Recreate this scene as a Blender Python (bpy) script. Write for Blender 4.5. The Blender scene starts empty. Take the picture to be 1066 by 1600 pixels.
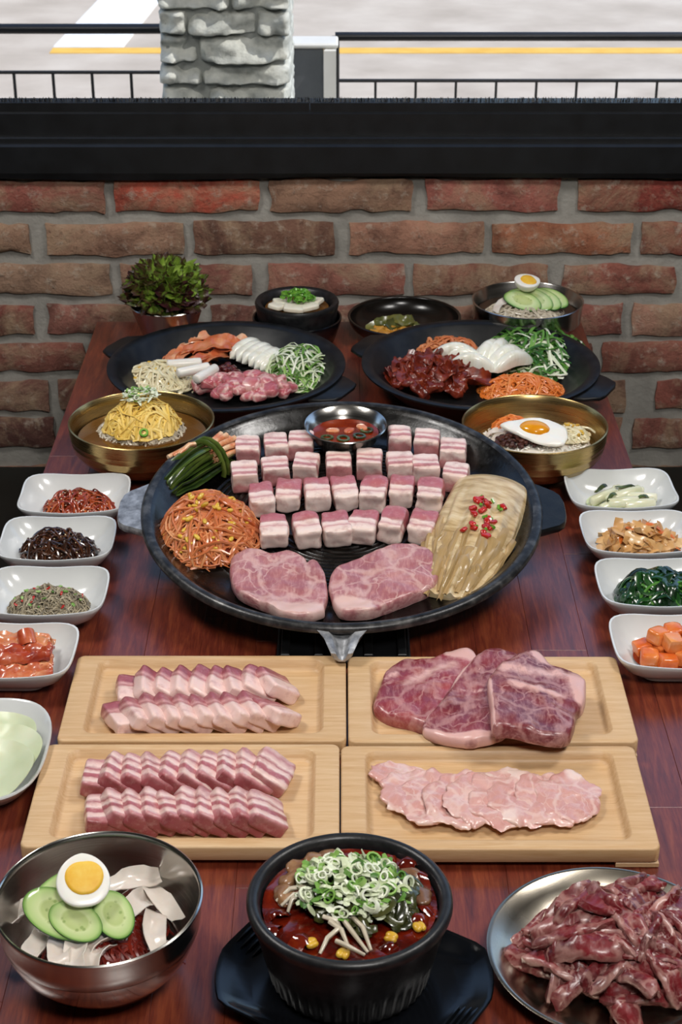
import bpy, bmesh, math, random
from mathutils import Vector, Matrix, noise

S = bpy.context.scene
COL = S.collection
PI = math.pi
sin, cos, rad = math.sin, math.cos, math.radians

# ------------------------------------------------------------------ camera, sky, sun, lamps, exposure
CAM_H, PITCH, FPX = 1.03, rad(27.17), 2650.0           # metres above the table top; focal length for a 1066x1600 frame
cam = bpy.data.cameras.new('camera')
camo = bpy.data.objects.new('camera', cam); COL.objects.link(camo)
camo.location = (0, 0, CAM_H); camo.rotation_euler = (PI / 2 - PITCH, 0, 0)
cam.sensor_fit = 'VERTICAL'; cam.sensor_height = 36; cam.sensor_width = 24
cam.lens = FPX / 1600 * 36; cam.clip_start = .05
cam.dof.use_dof = True; cam.dof.focus_distance = 1.85; cam.dof.aperture_fstop = 20
S.camera = camo

W = bpy.data.worlds.new('sky'); S.world = W; W.use_nodes = True
wn = W.node_tree
sky = wn.nodes.new('ShaderNodeTexSky'); sky.sky_type = 'NISHITA'; sky.sun_disc = False
sky.sun_elevation = rad(50); sky.sun_rotation = rad(115); sky.air_density = 1.2; sky.dust_density = .6
wn.links.new(sky.outputs[0], wn.nodes['Background'].inputs[0])
wn.nodes['Background'].inputs[1].default_value = .26

def lamp(name, kind, energy, loc, target, color=(1, 1, 1), size=1, size_y=None, spread=PI):
    d = bpy.data.lights.new(name, kind); d.energy = energy; d.color = color
    if kind == 'AREA':
        d.shape = 'RECTANGLE'; d.size = size; d.size_y = size_y or size; d.spread = spread
    if kind == 'SUN': d.angle = rad(.6)
    o = bpy.data.objects.new(name, d); COL.objects.link(o); o.location = loc
    o.rotation_euler = (Vector(target) - Vector(loc)).to_track_quat('-Z', 'Y').to_euler()
    return o
lamp('sun', 'SUN', 3.2, (3.6, -.75, 5.2), (0, 0, 0), (1, .95, .88))
lamp('ceiling_lamp', 'AREA', 19, (-1.05, 1.75, 1.80), (-.1, 1.75, 0), (1, .97, .93), .45, .45)  # unseen studio softbox on the left, not a fixture of the room
lamp('ceiling_lamp', 'AREA', 17, (1.05, 1.55, 1.80), (.1, 1.75, 0), (1, .97, .93), .45, .45)  # its unseen partner on the right, also a softbox
lamp('ceiling_lamp', 'AREA', 31, (.35, .15, 1.80), (0, 2.3, 0), (1, .97, .93), .5, .5)  # unseen soft light above the camera, added to brighten the brick wall
S.view_settings.view_transform = 'Standard'; S.view_settings.look = 'None'
S.view_settings.gamma = 1; S.view_settings.use_curve_mapping = False
S.view_settings.exposure = 0.0

# ------------------------------------------------------------------ measuring: photo pixel -> point on a real plane
def ray(px, py):
    u = (px - 533) / FPX; v = (800 - py) / FPX
    return Vector((u, cos(PITCH) + v * sin(PITCH), -sin(PITCH) + v * cos(PITCH)))
def P(px, py, z=0.0):
    d = ray(px, py); t = (z - CAM_H) / d.z
    return Vector((d.x * t, d.y * t, z))
def SC(py, z=0.0):                                    # pixels per metre across, at that row
    return cos(PITCH) * (py - 800 + FPX * math.tan(PITCH)) / (CAM_H - z)
# the big grill pan leans toward its spout
PAN = Matrix.Translation((.001, 1.861, .085)) @ Matrix.Rotation(rad(7.5), 4, 'X')
PANI = PAN.inverted()
def G(px, py, h=-.024):                               # photo pixel -> pan coordinates on its cooking face
    o = PANI @ Vector((0, 0, CAM_H)); d = PANI.to_3x3() @ ray(px, py)
    t = (h - o.z) / d.z
    return o + d * t

# ------------------------------------------------------------------ materials
def lin(h):
    if isinstance(h, str):
        c = [int(h[i:i + 2], 16) / 255 for i in (0, 2, 4)]
    else:
        c = [x / 255 for x in h]
    return tuple(x / 12.92 if x <= .04045 else ((x + .055) / 1.055) ** 2.4 for x in c) + (1,)
class NT:
    def __init__(s, name):
        s.m = bpy.data.materials.new(name); s.m.use_nodes = True
        s.t = s.m.node_tree; s.b = s.t.nodes['Principled BSDF']
    def n(s, typ, ins=None, **kw):
        x = s.t.nodes.new('ShaderNode' + typ)
        for k, v in kw.items(): setattr(x, k, v)
        for k, v in (ins or {}).items(): s.set(x.inputs[k], v)
        return x
    def set(s, inp, v):
        if hasattr(v, 'is_output') or isinstance(v, bpy.types.NodeSocket): s.t.links.new(v, inp)
        else: inp.default_value = v
    def math(s, op, a, b=0.0, clamp=False):
        x = s.n('Math', operation=op, use_clamp=clamp); s.set(x.inputs[0], a); s.set(x.inputs[1], b); return x.outputs[0]
    def ramp(s, fac, cols, interp='LINEAR'):
        x = s.n('ValToRGB'); x.color_ramp.interpolation = interp
        if not isinstance(cols[0], tuple):
            cols = [(i / max(1, len(cols) - 1), c) for i, c in enumerate(cols)]
        e = x.color_ramp.elements
        while len(e) < len(cols): e.new(.5)
        for el, (p, c) in zip(e, cols): el.position = p; el.color = lin(c)
        s.set(x.inputs[0], fac); return x.outputs[0]
    def mix(s, fac, a, b, mode='MIX'):
        x = s.n('Mix', data_type='RGBA', blend_type=mode)
        s.set(x.inputs[0], fac); s.set(x.inputs[6], a); s.set(x.inputs[7], b); return x.outputs[2]
    def coord(s, which='Object', stretch=(1, 1, 1), orand=True):
        c = s.n('TexCoord').outputs[which]
        mp = s.n('Mapping'); s.t.links.new(c, mp.inputs[0]); mp.inputs['Scale'].default_value = stretch
        if orand:
            oi = s.n('ObjectInfo').outputs['Random']
            cx = s.n('CombineXYZ', {0: s.math('MULTIPLY', oi, 37.0), 1: s.math('MULTIPLY', oi, 91.0), 2: s.math('MULTIPLY', oi, 53.0)})
            s.t.links.new(cx.outputs[0], mp.inputs['Location'])
        return mp.outputs[0]
    def noise(s, vec, scale, detail=4, rough=.55, dist=0):
        return s.n('TexNoise', {'Vector': vec, 'Scale': scale, 'Detail': detail, 'Roughness': rough, 'Distortion': dist}).outputs['Fac']
    def bump(s, h, strength=.3, dist=.001):
        x = s.n('Bump', {'Height': h, 'Strength': strength, 'Distance': dist}); s.set(s.b.inputs['Normal'], x.outputs[0])
    def p(s, **k):
        names = dict(rough='Roughness', metal='Metallic', spec='Specular IOR Level', coat='Coat Weight', coatr='Coat Roughness',
                     sss='Subsurface Weight', col='Base Color', aniso='Anisotropic', trans='Transmission Weight', sheen='Sheen Weight', alpha='Alpha')
        for a, v in k.items(): s.set(s.b.inputs[names[a]], v)
        if 'sss' in k:
            s.b.inputs['Subsurface Radius'].default_value = (1, .45, .3); s.b.inputs['Subsurface Scale'].default_value = .004
        return s
def pm(name, cols, scale=40, rough=.5, metal=0, bump=0, bscale=None, bdist=.0008, island=0, orand=0, coat=0, sss=0,
       stretch=(1, 1, 1), detail=4, spec=.5, dist=0, coatr=.1, lo=.3, hi=.7):
    t = NT(name); v = t.coord('Object', stretch)
    if len(cols) > 1:
        f = t.noise(v, scale, detail, .55, dist)
        f = t.n('MapRange', {0: f, 1: lo, 2: hi}).outputs[0]
        if island:
            r = t.n('NewGeometry').outputs['Random Per Island']
            f = t.math('ADD', t.math('MULTIPLY', f, 1 - island), t.math('MULTIPLY', r, island))
        if orand:
            r = t.n('ObjectInfo').outputs['Random']
            f = t.math('ADD', t.math('MULTIPLY', f, 1 - orand), t.math('MULTIPLY', r, orand))
        c = t.ramp(f, cols)
    else:
        c = lin(cols[0])
    t.p(col=c, rough=rough, metal=metal, coat=coat, coatr=coatr, spec=spec)
    if sss: t.p(sss=sss)
    if bump:
        t.bump(t.noise(v, bscale or scale * 2, 5, .6), bump, bdist)
    return t.m

# ------------------------------------------------------------------ mesh building
class MB:
    def __init__(s): s.v = []; s.f = []; s.m = []; s.fat = None; s.c = 0
    def add(s, vs, fs, mat=0):
        o = len(s.v); s.v.extend([tuple(x) for x in vs])
        for f in fs: s.f.append(tuple(i + o for i in f)); s.m.append(mat)
        return o
    def mesh(s, name, mats, smooth=True):
        me = bpy.data.meshes.new(name); me.from_pydata(s.v, [], s.f)
        for m in (mats if isinstance(mats, (list, tuple)) else [mats]): me.materials.append(m)
        me.polygons.foreach_set('material_index', s.m)
        me.polygons.foreach_set('use_smooth', [smooth] * len(s.f))
        if s.fat is not None:
            a = me.attributes.new('fat', 'FLOAT', 'POINT'); a.data.foreach_set('value', s.fat)
        bm = bmesh.new(); bm.from_mesh(me); bmesh.ops.recalc_face_normals(bm, faces=bm.faces); bm.to_mesh(me); bm.free()
        if smooth: me.set_sharp_from_angle(angle=rad(52))
        me.update(); return me
    def obj(s, name, mats, parent=None, loc=(0, 0, 0), rot=(0, 0, 0), label=None, cat=None, group=None, kind=None, smooth=True, matrix=None):
        return link(name, s.mesh(name, mats, smooth), parent, loc, rot, label, cat, group, kind, matrix)
def tag(o, label=None, cat=None, group=None, kind=None):
    if label: o['label'] = label
    if cat: o['category'] = cat
    if group: o['group'] = group
    if kind: o['kind'] = kind
    return o
def link(name, data, parent=None, loc=(0, 0, 0), rot=(0, 0, 0), label=None, cat=None, group=None, kind=None, matrix=None):
    o = bpy.data.objects.new(name, data); COL.objects.link(o)
    if parent: o.parent = parent
    o.location = loc; o.rotation_euler = rot
    if matrix is not None: o.matrix_world = matrix
    return tag(o, label, cat, group, kind)
def thing(name, label, cat, loc=(0, 0, 0), rot=(0, 0, 0), group=None, matrix=None):
    return link(name, None, None, loc, rot, label, cat, group, None, matrix)
def copy_tree(o, loc=None, rot=None, label=None, group=None, parent=None):
    c = o.copy(); COL.objects.link(c)
    if parent: c.parent = parent
    if loc is not None: c.location = loc
    if rot is not None: c.rotation_euler = rot
    if label: c['label'] = label
    if group: c['group'] = group
    for ch in list(o.children): copy_tree(ch, parent=c)
    return c

def box(mb, x0, x1, y0, y1, z0, z1, mat=0, b=0.0):
    if b <= 0:
        vs = [(x, y, z) for z in (z0, z1) for x, y in ((x0, y0), (x1, y0), (x1, y1), (x0, y1))]
        mb.add(vs, [(3, 2, 1, 0), (4, 5, 6, 7), (0, 1, 5, 4), (1, 2, 6, 5), (2, 3, 7, 6), (3, 0, 4, 7)], mat); return
    def rg(i, z): return [(x0 + i, y0 + i, z), (x1 - i, y0 + i, z), (x1 - i, y1 - i, z), (x0 + i, y1 - i, z)]
    loft(mb, [rg(b, z0), rg(0, z0 + b), rg(0, z1 - b), rg(b, z1)], mat)
def loft(mb, rings, mat=0, cap0=True, cap1=True, mats=None, closed=True):
    n = len(rings[0]); vs = [p for r in rings for p in r]; fs = []; ms = []
    for k in range(len(rings) - 1):
        for i in range(n if closed else n - 1):
            j = (i + 1) % n; fs.append((k * n + i, k * n + j, (k + 1) * n + j, (k + 1) * n + i)); ms.append(mats[k] if mats else mat)
    if cap0: fs.append(tuple(range(n))[::-1]); ms.append(mats[0] if mats else mat)
    if cap1: fs.append(tuple(range((len(rings) - 1) * n, len(rings) * n))); ms.append(mats[-1] if mats else mat)
    o = len(mb.v); mb.v.extend(tuple(x) for x in vs)
    for f, m in zip(fs, ms): mb.f.append(tuple(i + o for i in f)); mb.m.append(m)
def lathe(mb, prof, n=64, mat=0, c=(0, 0, 0), fn=None):
    """profile of (r, z) turned about z; r = 0 makes a pole"""
    vs = []; idx = []
    for r, z in prof:
        if r <= 1e-6: idx.append([len(vs)]); vs.append((c[0], c[1], c[2] + z))
        else:
            row = []
            for i in range(n):
                a = 2 * PI * i / n; rr, zz = (r, z) if fn is None else fn(r, z, a)
                row.append(len(vs)); vs.append((c[0] + rr * cos(a), c[1] + rr * sin(a), c[2] + zz))
            idx.append(row)
    fs = []
    for A, B in zip(idx, idx[1:]):
        if len(A) == 1 and len(B) == 1: continue
        for i in range(n):
            j = (i + 1) % n
            if len(A) == 1: fs.append((A[0], B[i], B[j]))
            elif len(B) == 1: fs.append((A[i], B[0], A[j]))
            else: fs.append((A[i], B[i], B[j], A[j]))
    mb.add(vs, fs, mat)
def tube(mb, pts, r, n=5, mat=0, flat=1.0, up=None):
    """tapered tube through pts, parallel-transported; flat < 1 squashes it to a ribbon"""
    pts = [Vector(p) for p in pts]; k = len(pts)
    rs = r if isinstance(r, (list, tuple)) else [r] * k
    t = (pts[1] - pts[0]).normalized()
    u = Vector(up) if up else (Vector((0, 0, 1)) if abs(t.z) < .9 else Vector((1, 0, 0)))
    rings = []
    for i in range(k):
        t = (pts[min(i + 1, k - 1)] - pts[max(i - 1, 0)])
        if t.length < 1e-9: t = Vector((1, 0, 0))
        t.normalize(); u = (u - t * u.dot(t))
        if u.length < 1e-6: u = t.orthogonal()
        u.normalize(); w = t.cross(u)
        rings.append([pts[i] + w * (rs[i] * cos(2 * PI * j / n)) + u * (rs[i] * flat * sin(2 * PI * j / n)) for j in range(n)])
    loft(mb, rings, mat)
def sheet(mb, fn, nu, nv, th, mat=0):
    """thick sheet over fn(u,v), u,v in 0..1"""
    g = [[Vector(fn(i / nu, j / nv)) for j in range(nv + 1)] for i in range(nu + 1)]
    top = []; bot = []
    for i in range(nu + 1):
        for j in range(nv + 1):
            a = g[min(i + 1, nu)][j] - g[max(i - 1, 0)][j]; b = g[i][min(j + 1, nv)] - g[i][max(j - 1, 0)]
            n = a.cross(b)
            n = n.normalized() if n.length > 1e-12 else Vector((0, 0, 1))
            e = .15 if (i in (0, nu) or j in (0, nv)) else .5
            top.append(g[i][j] + n * th * e); bot.append(g[i][j] - n * th * e)
    q = lambda i, j: i * (nv + 1) + j
    N = len(top); fs = []
    for i in range(nu):
        for j in range(nv):
            fs.append((q(i, j), q(i + 1, j), q(i + 1, j + 1), q(i, j + 1)))
            fs.append((N + q(i, j + 1), N + q(i + 1, j + 1), N + q(i + 1, j), N + q(i, j)))
    edge = [q(i, 0) for i in range(nu)] + [q(nu, j) for j in range(nv)] + [q(i, nv) for i in range(nu, 0, -1)] + [q(0, j) for j in range(nv, 0, -1)]
    for a, b in zip(edge, edge[1:] + edge[:1]): fs.append((b, a, N + a, N + b))
    mb.add(top + bot, fs, mat)
def nz(p, s=1.0, seed=0): return noise.noise(Vector(p) * s + Vector((seed * 7.31, seed * 3.17, seed * 1.73)))
def lump(mb, size, n=5, k=6.0, amp=0.0, freq=60, seed=0, mat=0, c=(0, 0, 0), M=None, fn=None):
    """rounded box (superquadric, exponent k) with noise; M places it"""
    sx, sy, sz = size; ids = {}; vs = []; fs = []
    def vid(p):
        key = (round(p[0], 4), round(p[1], 4), round(p[2], 4))
        if key not in ids:
            d = (abs(p[0]) ** k + abs(p[1]) ** k + abs(p[2]) ** k) ** (1 / k)
            q = Vector((p[0] / d * sx / 2, p[1] / d * sy / 2, p[2] / d * sz / 2))
            if amp:
                nn = Vector(p).normalized()
                q += nn * amp * (nz(q, freq, seed) + .5 * nz(q, freq * 2.3, seed + 5))
            if fn: q = Vector(fn(q))
            if M is not None: q = M @ q
            ids[key] = len(vs); vs.append(q + Vector(c))
        return ids[key]
    r = [-1 + 2 * i / n for i in range(n + 1)]
    for ax in range(3):
        for sgn in (-1, 1):
            for i in range(n):
                for j in range(n):
                    qd = []
                    for a, b in ((i, j), (i + 1, j), (i + 1, j + 1), (i, j + 1)):
                        p = [0, 0, 0]; p[ax] = sgn; p[(ax + 1) % 3] = r[a]; p[(ax + 2) % 3] = r[b]; qd.append(vid(p))
                    fs.append(qd if sgn > 0 else qd[::-1])
    mb.add(vs, fs, mat)
def closed_spline(pts, n):
    k = len(pts); out = []
    for i in range(n):
        t = i / n * k; a = int(t); f = t - a
        p0, p1, p2, p3 = (pts[(a + d) % k] for d in (-1, 0, 1, 2))
        out.append(tuple(.5 * (2 * p1[c] + (p2[c] - p0[c]) * f + (2 * p0[c] - 5 * p1[c] + 4 * p2[c] - p3[c]) * f * f
                               + (3 * p1[c] - p0[c] - 3 * p2[c] + p3[c]) * f ** 3) for c in (0, 1)))
    return out
SLABP = [(.08, 1), (.18, 1), (.28, 1), (.38, 1), (.48, 1), (.58, 1), (.68, 1), (.77, 1), (.85, .99), (.92, .97), (.965, .90), (.988, .76), (1.0, .5), (.998, .2), (.98, 0)]
def slab(mb, outline, th, segs=80, amp=.002, freq=35, seed=0, fat=None, edge=.02, bend=None, prof=SLABP, rim=0.0):
    """flat cut of meat: star-shaped outline, rounded sides, uneven face; fat(x,y) -> 0..1 stored per vertex"""
    o = closed_spline(outline, segs); cx = sum(p[0] for p in o) / segs; cy = sum(p[1] for p in o) / segs
    vs = []; fs = []; fa = []
    def put(x, y, zf):
        z = th * zf + amp * zf * (nz((x, y, 0), freq, seed) + .5 * nz((x, y, 0), freq * 2.7, seed + 3))
        fa.append(fat(x, y) if fat else 0.0)
        if bend: z += bend(x, y)
        vs.append((x, y, z)); return len(vs) - 1
    c0 = put(cx, cy, 1); prev = None
    for u, zf in prof:
        row = []
        for i, (x, y) in enumerate(o):
            j = 1 + edge * u * (nz((cos(2 * PI * i / segs) * 3, sin(2 * PI * i / segs) * 3, seed), 1.3) + .4 * nz((cos(2 * PI * i / segs) * 9, sin(2 * PI * i / segs) * 9, seed), 1.1))
            row.append(put(cx + (x - cx) * u * j, cy + (y - cy) * u * j, zf))
        if rim and (u >= .985 or zf < .8):
            for q in row: fa[q] = max(fa[q], rim * (.7 + .6 * nz((vs[q][0], vs[q][1], 0), 45, seed)))
        for i in range(segs):
            k = (i + 1) % segs
            fs.append((c0, row[i], row[k]) if prev is None else (prev[i], row[i], row[k], prev[k]))
        prev = row
    fs.append(tuple(prev[::-1]))
    base = len(mb.v); mb.add(vs, fs)
    if mb.fat is None: mb.fat = [0.0] * base
    mb.fat.extend(fa)
def dome(x, y, rx, ry, h, lumps=0, seed=0):
    q = (x / rx) ** 2 + (y / ry) ** 2
    z = h * max(0.0, 1 - q) ** .62
    if lumps: z *= 1 + lumps * nz((x, y, 0), 2.2 / min(rx, ry), seed)
    return z
def pile(mb, n, rx, ry, h, L, r, seed, curl=1.2, sides=5, nseg=8, jitter=.35, mat=0, flat=1.0, lumps=.25, lift=.0, core=None, adir=None, c=(0, 0, 0), taper=.75, wav=0.0):
    """heap of strands hugging a mound"""
    rnd = random.Random(seed)
    for _ in range(n):
        a = rnd.random() * 2 * PI; q = math.sqrt(rnd.random()) * .95
        x, y = q * rx * cos(a), q * ry * sin(a)
        d = rnd.random() * 2 * PI if adir is None else adir + rnd.gauss(0, .35) + (PI if rnd.random() < .5 else 0)
        ln = L * (.6 + .6 * rnd.random()); st = ln / nseg; k = rnd.gauss(0, curl) / nseg
        lay = 1 - jitter * rnd.random() ** 1.5; ph = rnd.random() * 6; rr = r * (.75 + .5 * rnd.random())
        pts = []; lf = lift * rnd.random()
        for s in range(nseg + 1):
            z = dome(x, y, rx, ry, h, lumps, seed) * lay + rr + lf * sin(PI * s / nseg) + wav * sin(ph + s * 1.7)
            pts.append((x + c[0], y + c[1], max(z, rr) + c[2]))
            if (x / rx) ** 2 + (y / ry) ** 2 > .92:
                t = math.atan2(-y, -x); dd = (t - d + PI) % (2 * PI) - PI; d += dd * .4
            d += k + rnd.gauss(0, .12); x += cos(d) * st; y += sin(d) * st
        tube(mb, pts, [rr * taper] + [rr] * (nseg - 1) + [rr * taper], sides, mat, flat)
    if core is not None:
        N = 28; rows = []
        for u in (1.0, .9, .75, .55, .3):
            rows.append([(c[0] + rx * u * cos(2 * PI * i / N), c[1] + ry * u * sin(2 * PI * i / N),
                          c[2] + max(0, dome(rx * u * cos(2 * PI * i / N), ry * u * sin(2 * PI * i / N), rx, ry, h, lumps, seed) * .72)) for i in range(N)])
        loft(mb, rows, core)
ORD = ['first', 'second', 'third', 'fourth', 'fifth', 'sixth', 'seventh', 'eighth', 'ninth', 'tenth', 'eleventh', 'twelfth', 'thirteenth', 'fourteenth', 'fifteenth', 'sixteenth']
# ------------------------------------------------------------------ shared materials
M = {}
def wood_mat(name, cols, scale, stretch, rough, coat, coatr=.15, orand=.45, ring=0, bump=.1):
    t = NT(name); v = t.coord('Object', stretch)
    f = t.noise(v, scale, 6, .65, .8); g = t.noise(v, scale * 5, 3, .6, .2)
    f = t.math('ADD', t.math('MULTIPLY', f, .75), t.math('MULTIPLY', g, .3))
    f = t.n('MapRange', {0: f, 1: .3, 2: .72}).outputs[0]
    r = t.n('ObjectInfo').outputs['Random']
    f = t.math('ADD', t.math('MULTIPLY', f, 1 - orand), t.math('MULTIPLY', r, orand))
    t.p(col=t.ramp(f, cols), rough=rough, coat=coat, coatr=coatr)
    t.bump(g, bump, .0006)
    return t.m
M['table'] = wood_mat('red_brown_wood', ['3a140c', '551d12', '682818', '7c3820', '8a4426'], 9, (14, 1.2, 6), .38, .8, .26, .14)
M['bamboo'] = wood_mat('pale_bamboo', ['b88d5c', 'c9a274', 'd4b186', 'dec19a'], 7, (1.5, 26, 20), .5, .1, .3, .2, bump=.12)
M['darkwood'] = wood_mat('dark_wood', ['0c0a07', '171310', '1f1a14'], 8, (3, 3, 3), .6, 0)
M['black_metal'] = pm('black_painted_metal', ['0a0b0d', '15171a'], 30, .45, .0, .08, 200)
M['rail'] = pm('black_rail_paint', ['0b0c0f', '14161b'], 30, .35)
M['gray_metal'] = pm('gray_sheet_metal', ['5c5f62', '6c6f72'], 10, .5, .2)
M['white_cap'] = pm('white_painted_metal', ['d8d6cf', 'e6e4de'], 10, .5)
M['asphalt'] = pm('asphalt', ['b0a292', 'beb0a0', 'cbbeae'], 2.5, .9, 0, .4, 160, .004, detail=8)
M['line_white'] = pm('road_paint_white', ['e8e8e6', 'f6f6f4'], 9, .8)
M['line_yellow'] = pm('road_paint_yellow', ['dca944', 'ecbd5c'], 9, .8)
M['facade'] = pm('facade', ['6e6962', '7b756d'], 2, .9)
M['window_glass'] = pm('dark_glass', ['1a2026', '262d35'], 2, .1)
M['plaster'] = pm('plaster', ['3a3733', '45423d'], 3, .9)
M['ceiling'] = pm('ceiling_paint', ['6e6b66', '79766f'], 3, .9)
M['floor'] = pm('floor_tile', ['1c1b18', '262420'], 4, .5)
M['mortar'] = pm('mortar', ['86837d', '96938c', 'a3a099'], 16, .95, 0, .6, 110, .003, detail=7)
M['stone'] = pm('gray_painted_stone', ['8e918c', 'b4b6af', 'cccdc5'], 25, .85, 0, .7, 60, .006, detail=6)
M['stone_joint'] = pm('stone_joint', ['7e817e', '8e918c'], 25, .9)
M['vinyl'] = pm('dark_bench_vinyl', ['12120d', '1a1a14'], 20, .55, 0, .1, 300)
M['porcelain'] = pm('white_porcelain', ['cfd1d1', 'd8dad9'], 20, .18, 0, coat=.2, coatr=.05)
M['iron'] = pm('black_cast_iron', ['08080a', '111213', '1b1b1b'], 60, .40, .0, .25, 260, .0006, spec=.35)
def t_():
    t = NT('grill_pan_seasoned'); v = t.coord('Object', orand=False)
    f = t.noise(v, 22, 6, .65, .6); g = t.noise(v, 260, 4)
    t.p(col=t.ramp(f, [(.3, '050404'), (.5, '0b0907'), (.62, '15100c'), (.75, '2a1f14')]), metal=0, spec=.45,
        rough=t.n('MapRange', {0: t.noise(v, 30, 6, .7), 1: .3, 2: .7, 3: .12, 4: .38}).outputs[0])
    t.bump(g, .22, .0006); return t.m
M['pan'] = t_()
M['worn_iron_rim'] = pm('worn_pan_rim', ['1a1a1b', '343435', '5c5b5a'], 70, .34, .45, .3, 260, .0005)
M['worn_iron'] = pm('worn_bright_iron', ['6e7074', '9c9ea2', 'c2c4c8'], 90, .42, .6, .5, 300, .0006)  # pale from wear on the spout, from painted-in reflected light on one handle
def steel(name, c, rough=.22, scale=(2, 2, 160), bump=.03):
    t = NT(name); v = t.coord('Object', scale, False)
    f = t.noise(v, 6, 3)
    t.p(col=lin(c), metal=1, rough=t.n('MapRange', {0: f, 1: .3, 2: .7, 3: rough * .8, 4: rough * 1.3}).outputs[0])
    t.bump(f, bump, .0003); return t.m
M['steel'] = steel('brushed_steel', 'b9b6b1', .2)
M['steel_mirror'] = steel('polished_steel', 'c4c1bc', .1)
M['plate_steel'] = steel('warm_satin_steel', 'b8afa0', .24, (3, 3, 3), .02)
M['brass'] = steel('brushed_brass', 'b49a68', .28)
M['dark_glaze'] = pm('black_brown_glaze', ['0d0b0a', '171310'], 30, .22, 0, .05, 100)
M['stoneware'] = pm('black_stoneware', ['111113', '1a1a1c', '232325'], 120, .36, 0, .25, 300, .0006)
M['melamine'] = pm('black_melamine', ['08090c', '0e1014'], 20, .18)

# ------------------------------------------------------------------ the room
WALL_Y = 2.76
def struct(name, mb, mat, parent=None, loc=(0, 0, 0), smooth=False): return mb.obj(name, mat, parent, loc, smooth=smooth, kind=None if parent else 'structure')
m = MB(); box(m, -2.6, 2.6, -2.5, WALL_Y + .2, -.80, -.75); struct('floor', m, M['floor'])
m = MB(); box(m, -2.6, 2.6, -2.5, WALL_Y + .2, 1.9, 1.95); struct('ceiling', m, M['ceiling'])
m = MB(); box(m, -2.7, -2.6, -2.5, WALL_Y + .2, -.75, 1.95); struct('wall_left', m, M['plaster'])
m = MB(); box(m, 2.6, 2.7, -2.5, WALL_Y + .2, -.75, 1.95); struct('wall_right', m, M['plaster'])
m = MB(); box(m, -2.7, 2.7, -2.6, -2.5, -.75, 1.95); struct('wall_front', m, M['plaster'])
# brick wall: mortar bed with every brick its own piece
m = MB()
nx, nzz = 120, 30
x0w, x1w, z0w, z1w = -2.6, 2.6, -.75, .236
vs = []
for j in range(nzz + 1):
    for i in range(nx + 1):
        x = x0w + (x1w - x0w) * i / nx; z = z0w + (z1w - z0w) * j / nzz
        vs.append((x, WALL_Y + .006 + .002 * nz((x, z, 0), 18), z))
m.add(vs, [(j * (nx + 1) + i, j * (nx + 1) + i + 1, (j + 1) * (nx + 1) + i + 1, (j + 1) * (nx + 1) + i) for j in range(nzz) for i in range(nx)])
box(m, x0w, x1w, WALL_Y + .012, WALL_Y + .2, z0w, z1w)
wall = struct('wall_back', m, M['mortar'], smooth=True)
m = MB(); box(m, x0w, x1w, WALL_Y, WALL_Y + .2, 1.55, 1.95); struct('wall_back_upper', m, M['plaster'])
def brick_mat():
    t = NT('old_brick'); v = t.coord('Object')
    oc = t.n('ObjectInfo').outputs['Color']
    f1 = t.noise(v, 14, 6, .65, .5); f2 = t.noise(v, 45, 6, .7); f3 = t.noise(v, 7, 5, .7, 1.2)
    dark = t.mix(1, oc, (.45, .42, .42, 1), 'MULTIPLY')
    c = t.mix(t.n('MapRange', {0: f1, 1: .42, 2: .66}).outputs[0], oc, dark)
    c = t.mix(t.n('MapRange', {0: f3, 1: .46, 2: .66, 4: .85}).outputs[0], c, lin('a58c72'))
    c = t.mix(t.n('MapRange', {0: f2, 1: .54, 2: .70, 4: .7}).outputs[0], c, lin('b5a898'))
    c = t.mix(t.n('MapRange', {0: t.noise(v, 65, 6, .75), 1: .56, 2: .72, 4: .6}).outputs[0], c, lin('3a221b'))
    t.p(col=c, rough=.9)
    t.bump(t.math('ADD', f2, t.math('MULTIPLY', t.noise(v, 150, 5, .7), .7)), .9, .004)
    return t.m
M['brick'] = brick_mat()
ROWS = [(281, [(-58, 163, '8a4a3c'), (178, 405, 'b04a30'), (421, 645, '8f6a52'), (664, 873, '9c5648'), (905, 1130, '8a3426')]),
        (349, [(-172, 46, '8f6c54'), (72, 287, '9a7259'), (303, 522, '75503e'), (545, 755, 'a07058'), (770, 987, 'a0603f'), (1003, 1220, '86402f')]),
        (414, [(-52, 173, '94745c'), (190, 395, '7e4a3d'), (419, 632, '8c5445'), (645, 856, '85503f'), (878, 1055, '8f5040'), (1075, 1290, '8a4a38')]),
        (477, [(-165, 53, '7d4034'), (75, 300, '8a5547'), (329, 560, '7a4a3e'), (575, 740, '8a5547'), (752, 973, '8b4f42'), (988, 1200, '9c6e5a')]),
        (536, [(-90, 133, '804a3c'), (150, 370, '7d4a3c'), (390, 610, '7d4a3c'), (630, 850, '7d4a3c'), (868, 925, '7d4a3c'), (941, 1150, '8a5040')]),
        (597, [(-140, 77, '6a3c34'), (93, 310, '6e4034'), (330, 540, '7d4a3c'), (560, 780, '7d4a3c'), (796, 977, '7e5a48'), (1026, 1240, '8a4a3c')]),
        (655, [(-130, 84, '5e382f'), (104, 320, '6e4034'), (340, 550, '7d4a3c'), (570, 790, '7d4a3c'), (800, 970, '7d4a3c'), (990, 1200, '7e463a')])]
rnd = random.Random(4)
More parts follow.
